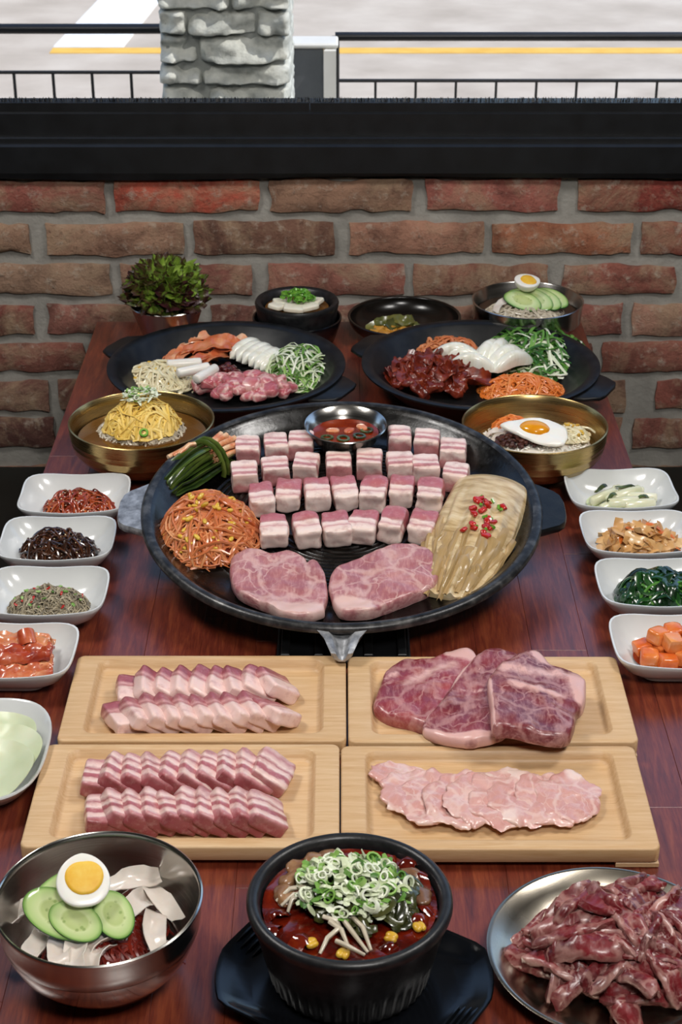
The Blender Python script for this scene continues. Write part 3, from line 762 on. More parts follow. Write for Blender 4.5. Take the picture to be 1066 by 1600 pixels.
BRD = {'tl': board(-.2935, .0055, 1.446, 1.612, 'pale bamboo board with two rows of fatty pork belly slices, beside the cabbage kimchi dish', (.024, .024, .014, .009)),
       'tr': board(.0075, .307, 1.444, 1.610, 'pale bamboo board carrying three dark red pork shoulder steaks', (.024, .024, .014, .009)),
       'bl': board(-.3025, -.0015, 1.273, 1.441, 'pale bamboo board with two rows of lean pork slices behind the steel noodle bowl', (.024, .024, .014, .009)),
       'br': board(.0, .3005, 1.270, 1.438, 'pale bamboo board carrying a fan of thin pale pink pork slices', (.024, .024, .014, .009))}
FZ = BZ - .0118
# ------------------------------------------------------------------ food materials
def meat_belly(name, stops, warp=.10, lean_dark='a8545c', shift=.10, zc=.30):
    """strata of lean and fat across the piece; the piece's own seed moves them"""
    t = NT(name); g = t.n('TexCoord').outputs['Generated']; sp = t.n('SeparateXYZ', {0: g})
    v = t.coord('Object'); r = t.n('ObjectInfo').outputs['Random']
    f = t.math('ADD', sp.outputs[1], t.math('MULTIPLY', sp.outputs[2], zc))
    f = t.math('ADD', f, t.math('MULTIPLY', t.math('SUBTRACT', t.noise(v, 45, 3), .5), warp * 2.2))
    f = t.math('ADD', f, t.math('MULTIPLY', t.math('SUBTRACT', t.noise(v, 160, 3), .5), warp * .5))
    f = t.math('ADD', f, t.math('MULTIPLY', t.math('SUBTRACT', r, .5), shift * 2))
    c = t.ramp(t.math('DIVIDE', f, 1 + zc), stops)
    c = t.mix(t.n('MapRange', {0: t.noise(v, 130, 5, .7), 1: .5, 2: .75, 4: .35}).outputs[0], c, lin('e6c6bf'))
    c = t.mix(t.n('MapRange', {0: t.noise(v, 60, 4, .6), 1: .52, 2: .7, 4: .4}).outputs[0], c, lin(lean_dark), 'MULTIPLY')
    t.p(col=c, rough=.38, spec=.5, coat=.25, coatr=.2, sss=.12)
    t.bump(t.noise(v, 190, 4, .6), .35, .0008); return t.m
F1, F2, L1, L2 = 'f0dbd2', 'e8cac1', 'b57274', '9c5358'
M['belly_a'] = meat_belly('pork_belly_striped', [(0, L1), (.16, 'cc8c8c'), (.22, F1), (.36, F2), (.41, L1), (.50, 'cf9492'), (.54, F1), (.62, F2), (.67, 'c88a8a'), (.76, F2), (.84, F1), (1, F2)])
M['belly_b'] = meat_belly('pork_belly_fatty_front', [(0, F1), (.30, F1), (.38, F2), (.42, 'cf9896'), (.47, F2), (.55, F1), (.60, L1), (.70, 'b8686e'), (.84, 'b06067'), (1, L1)])
M['belly_c'] = meat_belly('pork_belly_white', [(0, 'efd0c8'), (.46, 'edcac2'), (.54, F2), (.60, L1), (.66, 'd8a4a0'), (.74, 'a85a62'), (1, '96484f')], warp=.07, shift=.07)
M['belly_d'] = meat_belly('pork_belly_lean', [(0, '96464d'), (.16, 'a9585d'), (.27, 'c4878a'), (.32, 'ecd0c8'), (.40, 'e2bcb4'), (.44, 'a8565d'), (.52, 'b3676b'), (.57, 'eed4cc'), (.64, 'e0b8b0'), (.68, 'b06a6e'), (.76, 'ecd0c8'), (.84, 'dab0aa'), (.9, 'c08385'), (1, 'e2beb6')], warp=.12, shift=.09)
def meat_marbled(name, lean, fat, scale, veins, rough=.36, coat=.3, fibre=.5, blot=.35, vw=.055, seam=.85):
    t = NT(name); v = t.coord('Object'); at = t.n('Attribute', attribute_name='fat').outputs['Fac']
    wv = t.n('Mix', data_type='VECTOR'); wv.inputs[0].default_value = .035 if scale > 0 else 0
    nc = t.n('TexNoise', {'Vector': v, 'Scale': 34.0, 'Detail': 3.0}).outputs['Color']
    t.t.links.new(v, wv.inputs[4]); t.t.links.new(nc, wv.inputs[5])
    vo = t.n('TexVoronoi', {'Vector': wv.outputs[1], 'Scale': scale}, feature='DISTANCE_TO_EDGE').outputs['Distance']
    gate = t.n('MapRange', {0: t.noise(v, 26, 3), 1: .38, 2: .6}).outputs[0]
    vein = t.math('MULTIPLY', t.n('MapRange', {0: vo, 1: vw, 2: .012}).outputs[0], t.math('MULTIPLY', gate, veins))
    vo2 = t.n('TexVoronoi', {'Vector': wv.outputs[1], 'Scale': scale * .45}, feature='DISTANCE_TO_EDGE').outputs['Distance']
    vein = t.math('MAXIMUM', vein, t.math('MULTIPLY', t.n('MapRange', {0: t.math('ADD', vo2, t.math('MULTIPLY', t.math('SUBTRACT', t.noise(v, 70, 4), .5), .10)), 1: .075, 2: .02}).outputs[0], seam))
    blotf = t.math('MULTIPLY', t.n('MapRange', {0: t.noise(v, 32, 4, .6, .6), 1: .56, 2: .68}).outputs[0], blot)
    fib = t.noise(t.coord('Object', (1, .25, 1)), 260, 4, .6)
    base = t.ramp(t.n('MapRange', {0: t.noise(v, 22, 4), 1: .3, 2: .7}).outputs[0], lean)
    base = t.mix(1.0, base, t.n('ObjectInfo').outputs['Color'], 'MULTIPLY')
    base = t.mix(t.math('MULTIPLY', t.n('MapRange', {0: fib, 1: .45, 2: .7}).outputs[0], fibre), base, lin('dba9a4'))
    ff = t.math('MAXIMUM', t.math('MAXIMUM', vein, blotf), t.n('MapRange', {0: t.math('ADD', at, t.math('MULTIPLY', t.math('SUBTRACT', t.noise(v, 90, 4), .5), .5)), 1: .35, 2: .6}).outputs[0])
    t.p(col=t.mix(ff, base, lin(fat)), rough=rough, coat=coat, coatr=.18, sss=.1)
    t.bump(t.math('ADD', t.noise(v, 120, 5, .6), t.math('MULTIPLY', ff, .4)), .45, .0012); return t.m
M['steak'] = meat_marbled('pork_shoulder_steak', ['96545a', 'a9686c', 'ba7f80'], 'dfbab2', 38, .6, seam=.55, blot=.22)
M['steak_dark'] = meat_marbled('pork_shoulder_dark', ['6a222c', '802f37', '9a4a4d'], 'dcaea7', 40, .42, fibre=.3, blot=.32, seam=.36)
M['jowl'] = meat_marbled('thin_pale_pork', ['c4887f', 'd29c93', 'dcaea5'], 'ecd0c6', 60, .4, rough=.3, coat=.45, fibre=.6, blot=.6, seam=.5)
M['beef'] = meat_marbled('dark_red_beef', ['480c12', '6a151c', '86282e'], 'cfa79b', 60, .4, rough=.36, coat=.35, fibre=.12, blot=.25, vw=.05, seam=.35)
M['pork_chunk'] = meat_marbled('pork_chunk', ['a8444e', 'bd6068', 'cf8284'], 'e5bdb6', 45, .6, rough=.3, coat=.4, fibre=.2, blot=.45)
M['red_pork'] = pm('red_marinated_pork', ['3a0c06', '5e190c', '7c2a14', '9a4420'], 70, .34, bump=.5, bscale=150, coat=.35, orand=.25, bdist=.0015)
M['kimchi'] = pm('cabbage_kimchi', ['a8401f', 'c86a40', 'dc9468', 'eac2a0'], 38, .28, bump=.4, bscale=120, coat=.5, orand=.35, sss=.05, dist=.6)
M['kimchi_red'] = pm('dark_red_kimchi', ['7a1c0c', 'a83a1c', 'c4623a', 'd88e62'], 40, .33, bump=.4, bscale=120, coat=.6, orand=.3)
M['sprout_pale'] = pm('pale_bean_sprout', ['d2c096', 'e6dab4', 'f0e8cc'], 50, .32, island=.5, coat=.3, sss=.1)
M['sprout_red'] = pm('seasoned_bean_sprout', ['b4562a', 'c87040', 'd68a58', 'e0a070'], 40, .3, island=.6, coat=.3)
M['sprout_head'] = pm('sprout_head', ['b8861c', 'd9ae34', 'e6c455'], 60, .35, island=.5, coat=.3)
M['rice_cake'] = pm('white_rice_cake', ['e8e4da', 'f2eee6'], 30, .3, sss=.1, coat=.2)
M['onion'] = pm('white_onion', ['dcd9c6', 'eeede0', 'f4f3ea'], 25, .28, stretch=(6, 1, 1), sss=.1, coat=.3)
M['scallion_green'] = pm('scallion_green', ['2f5a1e', '55832f', '7da84c', 'a4c274'], 40, .4, island=.75)
M['scallion_white'] = pm('scallion_white', ['b9c694', 'dbe2c6', 'eef0e2'], 40, .35, island=.7)
M['paste'] = pm('dark_red_paste', ['2e0806', '4e100b', '6e1c12'], 90, .22, bump=.7, bscale=180, bdist=.002, coat=.5)
M['carrot'] = pm('carrot_shred', ['d0661f', 'e07a30', 'ee9a54'], 50, .35, island=.7, coat=.2)
M['greens'] = pm('leafy_greens', ['1d3f14', '35681f', '588c34', '83ad56'], 40, .4, island=.75)
M['egg_white'] = pm('egg_white', ['f0ede4', 'f6f4ee'], 20, .3, sss=.15, coat=.2)
M['egg_yolk'] = pm('egg_yolk', ['e8a81e', 'f0bc38', 'f4cc58'], 60, .5, bump=.3, bscale=160, sss=.1)
M['runny_yolk'] = pm('fried_yolk', ['e08e10', 'eba622'], 30, .2, coat=.6, sss=.1)
def t_():
    t = NT('cucumber_flesh'); g = t.n('TexCoord').outputs['Generated']
    v = t.n('VectorMath', {0: g, 1: (.5, .5, .5)}, operation='SUBTRACT').outputs[0]
    sp = t.n('SeparateXYZ', {0: v}); d = t.math('SQRT', t.math('ADD', t.math('POWER', sp.outputs[0], 2), t.math('POWER', sp.outputs[1], 2)))
    d = t.math('MULTIPLY', d, 2.0); o = t.coord('Object')
    c = t.ramp(d, [(0, 'c3cf94'), (.45, 'b9c986'), (.55, 'd0dca4'), (.85, 'b4cd86'), (.95, '7ea555'), (1, '4f7d34')])
    sd = t.n('TexVoronoi', {'Vector': t.coord('Object', (1, 1, .05)), 'Scale': 170.0}).outputs['Distance']
    ring = t.math('MULTIPLY', t.n('MapRange', {0: d, 1: .2, 2: .32}).outputs[0], t.n('MapRange', {0: d, 1: .62, 2: .5}).outputs[0])
    c = t.mix(t.math('MULTIPLY', ring, t.n('MapRange', {0: sd, 1: .32, 2: .2, 4: .65}).outputs[0]), c, lin('7f9a52'))
    t.p(col=c, rough=.22, coat=.4, sss=.1); return t.m
M['cucumber'] = t_()
M['cucumber_skin'] = pm('cucumber_skin', ['1f4a1a', '356a28'], 60, .35)
M['radish_slice'] = pm('white_radish_slice', ['c9bbae', 'd9cdc2', 'e6ded4'], 24, .25, orand=.2, coat=.4, sss=.15)
M['sheet_radish'] = pm('pale_green_radish_sheet', ['bcc89c', 'cdd6b0', 'd8dec2'], 12, .4, coat=.1, sss=.2)
M['noodle'] = pm('gray_noodle', ['a89c88', 'c4b8a2', 'd8cfbc'], 40, .35, island=.6, coat=.3)
M['red_noodle'] = pm('sauced_noodle', ['4c0f0a', '6e1a10', '8e2c1a'], 40, .28, island=.6, coat=.5)
M['egg_strip'] = pm('egg_strip', ['dfb444', 'eecb68', 'f5dc90'], 40, .45, island=.6)
M['broth'] = pm('amber_broth', ['5c3a14', '744c1e'], 12, .06, coat=.5)
M['clear_broth'] = pm('dark_broth', ['2b211a', '40332a'], 12, .06, coat=.5)
M['red_soup'] = pm('red_soup', ['2e0703', '4c0d05', '681a09', '84300f'], 34, .09, bump=.3, bscale=60, coat=.6, bdist=.002)
M['red_sauce'] = pm('red_dipping_sauce', ['5a1203', '7a2208', '90320e'], 25, .07, coat=.5)
M['chili_red'] = pm('red_chili', ['a01410', 'c42a20'], 60, .25, coat=.5)
M['chili_green'] = pm('green_chili', ['356a18', '5c9a2c', '86b84a'], 50, .28, island=.6, coat=.5)
M['tofu'] = pm('tofu', ['e2dcc6', 'eee9d8'], 40, .4, sss=.1)
M['napa'] = pm('aged_white_cabbage', ['9c8054', 'bea276', 'd2ba90', 'e0cfae'], 26, .3, coat=.35, stretch=(4, 1, 2), bump=.35, bscale=50, sss=.12, bdist=.0015, detail=6)
M['napa_leaf'] = pm('cabbage_leaf', ['947848', 'b29466', 'ccb084'], 22, .32, coat=.3, stretch=(1, 4, 1), island=.4)
M['onion_leaf'] = pm('green_onion_leaf', ['141e0d', '263816', '42561f', '6c7a36'], 30, .28, island=.6, coat=.35, stretch=(1, 1, 1))
M['onion_stem'] = pm('red_seasoned_stem', ['b4401e', 'd88a5c', 'ecc9a0', 'f0dcc0'], 55, .3, island=.3, coat=.4)
M['squid'] = pm('red_squid', ['5e1a0c', '8a2e14', 'a8481f', 'c06a34'], 40, .25, island=.65, coat=.5)
M['seaweed'] = pm('brown_seaweed_stem', ['1a0f0a', '2f1a12', '4a2a1a', '6a4228'], 40, .2, island=.65, coat=.6)
M['anchovy'] = pm('dried_anchovy', ['4f4636', '7a6e58', 'a09378', 'b9ad92'], 60, .45, island=.8)
M['sesame'] = pm('sesame_seed', ['d8c49a', 'e8d8b4'], 60, .5)
M['fishcake'] = pm('fishcake', ['a86c34', 'c08a4e', 'd4a66c', 'e0bd8a'], 40, .32, orand=.5, coat=.35, bump=.2)
M['spinach'] = pm('dark_spinach', ['06160a', '0d2a10', '184018', '2c5c24'], 40, .25, island=.6, coat=.5, bump=.3)
M['spinach_stem'] = pm('spinach_stem', ['2f6a1e', '4f8a30', '78a850'], 40, .3, island=.6, coat=.4)
M['radish_cube'] = pm('red_radish_cube', ['c0481a', 'd96a2a', 'e88c48', 'f0a866'], 30, .25, orand=.3, coat=.5, sss=.1)
M['radish_stem'] = pm('pickled_radish_stem', ['c4c69a', 'dcdcbc', 'eae8d2'], 20, .25, orand=.3, coat=.4, sss=.15)
M['dark_leaf'] = pm('dark_pickled_leaf', ['1c2410', '34401c', '5a6a2e'], 50, .3, coat=.4)
M['pickle_green'] = pm('olive_pickle', ['39401a', '565a28', '7a7438'], 40, .3, orand=.4, coat=.4)
M['pickle_gold'] = pm('golden_shred', ['9a6220', 'c08a34', 'd6a850'], 60, .35, orand=.3, bump=.5, coat=.3)
M['ground_beef'] = pm('ground_beef', ['2a120c', '46231a', '5e3426'], 90, .4, island=.5, bump=.4)
M['rice'] = pm('cooked_rice', ['e4ddd0', 'f0ebe2'], 60, .4, island=.5, sss=.1)
def t_():
    t = NT('red_leaf_lettuce'); at = t.n('Attribute', attribute_name='fat').outputs['Fac']; v = t.coord('Object')
    r = t.n('ObjectInfo').outputs['Random']
    f = t.math('ADD', at, t.math('MULTIPLY', t.math('SUBTRACT', t.noise(v, 70, 4), .5), .7))
    f = t.math('ADD', f, t.math('MULTIPLY', t.math('SUBTRACT', r, .5), .55))
    t.p(col=t.ramp(f, [(.0, 'a8c060'), (.3, '7d9a34'), (.55, '5c7428'), (.78, '4a3a20'), (1, '38181c')]), rough=.4, coat=.15, sss=.05)
    t.bump(t.noise(v, 120, 3), .4, .001); return t.m
M['lettuce'] = t_()
def t_():
    t = NT('soup_greens'); v = t.coord('Object'); r = t.n('NewGeometry').outputs['Random Per Island']
    t.p(col=t.ramp(t.math('ADD', t.math('MULTIPLY', t.noise(v, 60), .6), t.math('MULTIPLY', r, .4)), ['12140a', '262a12', '40421c', '5a5226']), rough=.25, coat=.5)
    t.bump(t.noise(v, 150), .5, .001); return t.m
M['soup_greens'] = t_()
M['stewed_pork'] = pm('stewed_pork', ['5a3a26', '80593a', 'a27c56'], 60, .35, bump=.4, coat=.4, orand=.3)

# ------------------------------------------------------------------ food builders
def mat_at(x, y, z, rz=0, ry=0, rx=0): return Matrix.Translation((x, y, z)) @ Matrix.Rotation(rz, 4, 'Z') @ Matrix.Rotation(ry, 4, 'Y') @ Matrix.Rotation(rx, 4, 'X')
def stuff(name, mb, mats, label, cat, loc=(0, 0, 0), matrix=None): return mb.obj(name, mats, None, loc, label=label, cat=cat, kind='stuff', matrix=matrix)
def egg_half(label, M4, L=.05, Wd=.044, yo=(0, .002), yr=.0155):
    t = thing('egg_half', label, 'egg', matrix=M4)
    def f(r, z, a): return r * (1 + .12 * sin(a)) * (1 if True else 1), z
    e = MB(); pr = [(0, -Wd * .46)]
    for i in range(1, 15):
        b = PI / 2 * i / 15; pr.append((sin(b), -Wd * .46 * cos(b)))
    pr += [(1.0, -.001), (.985, 0), (.94, .0006), (.70, .0004), (0, .0002)]
    def el(r, z, a):
        k = 1 / math.sqrt((cos(a) / (Wd / 2)) ** 2 + (sin(a) / (L / 2)) ** 2)
        return r * k * (1 - .10 * sin(a) * abs(cos(a))), z
    lathe(e, pr, 48, fn=el); e.obj('white', M['egg_white'], t)
    y = MB(); lathe(y, [(yr * .8, -.002), (yr, .0004), (yr * .97, .0011), (yr * .8, .0016), (yr * .4, .0019), (0, .0019)], 40, c=(yo[0], yo[1], 0), fn=lambda r, z, a: (r * (1 + .13 * abs(cos(a)) + .03 * sin(3 * a)), z)); y.obj('yolk', M['egg_yolk'], t)
    return t
def cuke_mesh(L, Wd, th, bend=0.0):
    mb = MB(); n = 36; rings = []
    for z, s in ((0, .985), (th * .25, 1), (th * .8, 1), (th, .985), (th, .8), (th, .5), (th, .2)):
        rings.append([(L / 2 * s * cos(2 * PI * i / n), Wd / 2 * s * sin(2 * PI * i / n), z - bend * (L / 2 * s * cos(2 * PI * i / n)) ** 2) for i in range(n)])
    loft(mb, rings, mats=[1, 1, 1, 0, 0, 0, 0]); return mb.mesh('cucumber_slice', [M['cucumber'], M['cucumber_skin']])
def number(group, what, from_):
    obs = sorted((o for o in COL.objects if o.get('group') == group), key=lambda o: o.location.x)
    for i, o in enumerate(obs): o['label'] = f'{what}, {ORD[i]} from {from_}'
def strip_mesh(name, L, Wd, th, mat, bend=.3, wob=.002, seed=0, nu=10, nv=4, edge=.12, twist=0.0, cup=0.0):
    mb = MB()
    def f(u, v):
        s = u - .5; w = v - .5; wd = Wd * (1 - .35 * abs(2 * s) ** 3) * (1 + edge * nz((u * 3, v * 2, 0), 2, seed))
        x = L * s; y = w * wd; z = -bend * L * s * s * 2 + cup * (w * wd) ** 2 / Wd * 4 + wob * nz((x, y, 0), 70, seed) * 2
        a = twist * s; return (x, y * cos(a) - z * sin(a), y * sin(a) + z * cos(a))
    sheet(mb, f, nu, nv, th); return mb.mesh(name, mat)
def heap(name, meshes, label, cat, group, n, c, rx, ry, h, seed, tilt=.5, zoff=0.0, base=0.0, azim=None, sc=(.85, 1.2), layers=2):
    """loose pieces on a mound, each its own object"""
    rnd = random.Random(seed); out = []
    for i in range(n):
        q = math.sqrt((i + .5) / n) * .93; a = i * 2.39996 + rnd.uniform(-.3, .3)
        x, y = q * rx * cos(a), q * ry * sin(a)
        lay = 1 if i % layers else .55
        z = base + dome(x, y, rx, ry, h) * lay + zoff
        gx, gy = -x / rx ** 2 * h * .8, -y / ry ** 2 * h * .8
        az = rnd.random() * 2 * PI if azim is None else azim + rnd.gauss(0, .4)
        nrm = Vector((x / rx ** 2 * h * tilt * 1.3, y / ry ** 2 * h * tilt * 1.3, 1)).normalized()
        Rm = Vector((0, 0, 1)).rotation_difference(nrm).to_matrix().to_4x4() @ Matrix.Rotation(az, 4, 'Z') @ Matrix.Rotation(rnd.gauss(0, tilt * .5), 4, 'X') @ Matrix.Rotation(rnd.gauss(0, tilt * .4), 4, 'Y')
        s = rnd.uniform(*sc)
        out.append(link(name, rnd.choice(meshes), None, label=label, cat=cat, group=group, matrix=Matrix.Translation((c[0] + x, c[1] + y, c[2] + z)) @ Rm @ Matrix.Scale(s, 4)))
    return out
def lump_mesh(name, size, mat, k=3, amp=.002, freq=60, seed=0, n=6, fn=None):
    mb = MB(); lump(mb, size, n, k, amp, freq, seed, fn=fn); return mb.mesh(name, mat)
def disc(name, r, mat, label, cat, c, amp=.0, seed=0, ry=None, N=64, rings=10):
    mb = MB(); ry = ry or r; vs = [[(r * u / rings * cos(2 * PI * i / N), ry * u / rings * sin(2 * PI * i / N), amp * nz((r * u / rings * cos(2 * PI * i / N), ry * u / rings * sin(2 * PI * i / N), 0), 55, seed)) for i in range(N)] for u in range(1, rings + 1)]
    lo = [(x * .85, y * .85, -.006) for x, y, z in vs[-1]]
    loft(mb, [lo] + vs[::-1]); return mb.obj(name, mat, None, c, label=label, cat=cat)
def rings_bits(mb, n, rx, ry, h, seed, r=(.003, .006), mats=(0, 1), c=(0, 0, 0), ring=.6):
    """chopped scallion: little tubes and slivers lying anyhow on a mound"""
    rnd = random.Random(seed)
    for i in range(n):
        a = rnd.random() * 2 * PI; q = math.sqrt(rnd.random()); x, y = q * rx * cos(a), q * ry * sin(a)
        z = dome(x, y, rx * 1.05, ry * 1.05, h) + .001 + .002 * rnd.random(); m_ = rnd.choice(mats)
        R3 = Matrix.Rotation(rnd.random() * 6.3, 3, 'Z') @ Matrix.Rotation(rnd.gauss(0, .7), 3, 'X') @ Matrix.Rotation(rnd.gauss(0, .5), 3, 'Y')
        o = Vector((x + c[0], y + c[1], z + c[2])); rr = rnd.uniform(*r)
        if rnd.random() < ring:
            N = 10; hh = rnd.uniform(.0015, .004); th = rr * .68; el = rnd.uniform(.55, 1)
            rg = lambda s, z_: [o + R3 @ Vector((s * cos(2 * PI * k / N), s * el * sin(2 * PI * k / N), z_)) for k in range(N)]
            loft(mb, [rg(th, 0), rg(rr, 0), rg(rr, hh), rg(th, hh), rg(th, 0)], m_, False, False)
        else:
            ln = rnd.uniform(.008, .02); k = rnd.gauss(0, 25)
            pts = [o + R3 @ Vector((ln * (s / 4 - .5), k * (ln * (s / 4 - .5)) ** 2, 0)) for s in range(5)]
            tube(mb, pts, [rr * .3, rr * .5, rr * .55, rr * .5, rr * .3], 4, m_, .35)
def heads(mb, n, rx, ry, h, seed, size=.0045, mat=1, c=(0, 0, 0)):
    rnd = random.Random(seed)
    for i in range(n):
        a = rnd.random() * 2 * PI; q = math.sqrt(rnd.random()) * .95; x, y = q * rx * cos(a), q * ry * sin(a)
        s = size * rnd.uniform(.8, 1.2)
        lump(mb, (s * 2.4, s * 1.3, s * 1.1), 3, 2.2, 0, 1, i, mat, M=Matrix.Translation((x + c[0], y + c[1], dome(x, y, rx, ry, h, .25, seed) + s * .5 + c[2])) @ Matrix.Rotation(rnd.random() * 6.3, 4, 'Z') @ Matrix.Rotation(rnd.gauss(0, .5), 4, 'Y'))
# ------------------------------------------------------------------ on the grill pan
def on_pan(px, py, z=0.0, rz=0, ry=0, rx=0):
    g = G(px, py); return PAN @ mat_at(g.x, g.y, -.0240 + z, rz, ry, rx)
cube_a = [lump_mesh('pork_cube', (.0325, .035, .028), M['belly_a'], 12, .0022, 48, s, 9) for s in range(6)]
cube_b = [lump_mesh('pork_cube', (.0315, .045, .026), M['belly_b'], 10, .0036, 42, s + 20, 10) for s in range(6)]
ROWN = ['in the hindmost row', 'in the second row from behind', 'in the third row', 'in the row beside the steaks']
rnd = random.Random(3)
cubes = [[(388, 704), (432, 699), (471, 697), (624, 689), (667, 694), (707, 708)],
         [(383, 745), (431, 737), (479, 732), (529, 730), (577, 726), (625, 729), (665, 734), (712, 746)],
         [(409, 782), (452, 774), (496, 773), (539, 771), (583, 773), (628, 769), (672, 773)],
         [(428, 831), (479, 830), (525, 828), (567, 825), (614, 820), (661, 824)]]
for ri, row in enumerate(cubes):
    for ci, (px, py) in enumerate(row):
        yaw = rad(rnd.uniform(-9, 9)) - (px - 545) / 545 * .35 + (rad(-14) if (ri == 3 and ci > 3) else 0)
        me = rnd.choice(cube_a if ri < 2 else cube_b)
        link('pork_cube', me, None, matrix=on_pan(px, py + 13, .0135, yaw) @ Matrix.Diagonal((rnd.uniform(.95, 1.07), rnd.uniform(.95, 1.08), rnd.uniform(.92, 1.05), 1)),
             label=f'raw pork belly cube, {ORD[ci]} from the sprout side {ROWN[ri]}', cat='pork', group='pork belly cubes on the grill pan')
def seg_d(x, y, a, b):
    ax, ay = a; bx_, by_ = b; dx, dy = bx_ - ax, by_ - ay; L = dx * dx + dy * dy
    t = max(0, min(1, ((x - ax) * dx + (y - ay) * dy) / L)) if L else 0
    return math.hypot(x - ax - t * dx, y - ay - t * dy)
def fat_fn(lines):
    def f(x, y):
        v = 0.0
        for (a, b, w, k) in lines:
            d = seg_d(x, y, a, b) / w; v = max(v, k * (1 - .5 * d) if d < 2 else 0)
        return v
    return f
def px_slab(name, label, px_pts, th, mat, conv, M4, fat_px=(), seed=0, floor=False, segs=88, amp=.0025, bend=None, group=None, cat='pork', edge=.02, freq=35, prof=SLABP, rim=0.0):
    pts = [conv(*p) for p in px_pts]; cx = sum(p.x for p in pts) / len(pts); cy = sum(p.y for p in pts) / len(pts)
    ol = [(p.x - cx, p.y - cy) for p in pts]
    fl = []
    for (a, b, w, *k) in fat_px:
        A, B = conv(*a), conv(*b); fl.append(((A.x - cx, A.y - cy), (B.x - cx, B.y - cy), w, k[0] if k else 1.0))
    if floor: bend = lambda x, y: max(0, math.hypot(x + cx, y + cy) - .195) * .42
    mb = MB(); slab(mb, ol, th, segs, amp, freq, seed, fat_fn(fl) if fl else None, edge, bend, prof, rim)
    return mb.obj(name, mat, None, label=label, cat=cat, group=group, matrix=M4 @ Matrix.Translation((cx, cy, 0)))
GS = lambda px, py: G(px, py, -.010)
PZ = PAN @ Matrix.Translation((0, 0, -.0238))
px_slab('pork_steak', 'round raw pork shoulder steak on the grill, next to the bean sprouts', [(358, 888), (364, 866), (392, 856), (425, 861), (450, 858), (474, 868), (482, 878), (492, 874), (506, 890), (513, 925), (508, 945), (503, 958), (478, 970), (440, 968), (424, 956), (402, 946), (375, 930), (362, 908)], .0155, M['steak'], GS, PZ,
        [((440, 955), (492, 957), .016)], 3, floor=True, amp=.004, group='pork shoulder steaks on the grill pan')
px_slab('pork_steak', 'raw pork shoulder steak with branching fat lines, next to the white cabbage kimchi', [(514, 915), (520, 892), (548, 876), (585, 862), (615, 852), (650, 850), (676, 862), (686, 888), (680, 912), (655, 926), (625, 938), (600, 948), (575, 960), (540, 960), (523, 944)], .017, M['steak'], GS, PZ,
        [((532, 944), (566, 950), .013)], 8, floor=True, amp=.004, group='pork shoulder steaks on the grill pan')
# bean sprouts
g = G(326, 836); m = MB()
pile(m, 230, .060, .068, .042, .085, .0018, 5, curl=2.2, mat=0, nseg=10, core=2, jitter=.3, lift=.006)
heads(m, 56, .058, .066, .044, 6, .0042, 1)
for i in range(16):
    a = rad(200 + i * 21); pts = [(.05 * cos(a), .055 * sin(a), .006), (.06 * cos(a + .1), .068 * sin(a + .1), .003), (.066 * cos(a + .22), .078 * sin(a + .22), .002)]
    tube(m, pts, [.0015, .0013, .0006], 5)
stuff('seasoned_bean_sprouts', m, [M['sprout_red'], M['sprout_head'], M['kimchi_red']], 'heap of orange seasoned bean sprouts on the grill pan', 'bean sprouts', matrix=PAN @ Matrix.Translation((g.x, g.y, -.024)))
# green onion kimchi bundle
A, B = G(264, 772), G(366, 704); ax = (B - A); L = ax.length; ang = math.atan2(ax.y, ax.x)
t = thing('green_onion_kimchi', 'tied bundle of dark green onion kimchi with red seasoned white ends', 'kimchi', matrix=PAN @ mat_at(A.x, A.y, -.024, ang))
rnd = random.Random(8); m = MB()
for i in range(34):
    a = PI * rnd.random(); r = .022 * math.sqrt(rnd.random()) + .002
    y, z = r * .95 * cos(a), .004 + r * 1.05 * sin(a); ph = rnd.random() * 6
    pts = [(L * u, y * (1 + .25 * sin(PI * u)) * (1 if u > .1 else .8) + .0015 * sin(ph + u * 7), z * (.75 + .5 * sin(PI * min(1, u * 1.15)))) for u in [k / 9 * .78 for k in range(10)]]
    e = pts[0]; pts = [(e[0] + .004, e[1] * .6, max(.002, e[2] * .35)), (e[0] - .004, e[1] * .9, e[2] * .7)] + pts
    tube(m, pts, [.0046] * len(pts), 6, 0, .42)
m.obj('leaf_bundle', M['onion_leaf'], t, kind='stuff')
for i in range(13):
    a = PI * (i + .5) / 13; r = .016 if i % 2 else .009; mb = MB(); y, z = r * cos(a), .006 + r * sin(a)
    tube(mb, [(L * .6, y, z + .006), (L * .78, y * 1.2, z + .006), (L * (.95 + .05 * rnd.random()), y * 1.7, z + .003)], [.0032, .0036, .0042], 7); mb.obj('stem', M['onion_stem'], t)
for i in range(3):
    mb = MB(); tube(mb, [(L * .62, .016, .030), (L * .52, .022 + i * .002, .032 - i * .003), (L * .36 - i * .006, .024 + i * .003, .026)], [.003, .0032, .0034], 7); mb.obj('stem', M['onion_stem'], t)
for k in range(2):
    mb = MB(); pts = [(L * (.55 + .06 * k) + .006 * sin(a), .032 * cos(a), .002 + .036 * max(0, sin(a))) for a in [PI * (-.05 + 1.1 * q / 10) for q in range(11)]]
    tube(mb, pts, .0042, 6, 0, .5); mb.obj('tie', M['onion_leaf'], t)
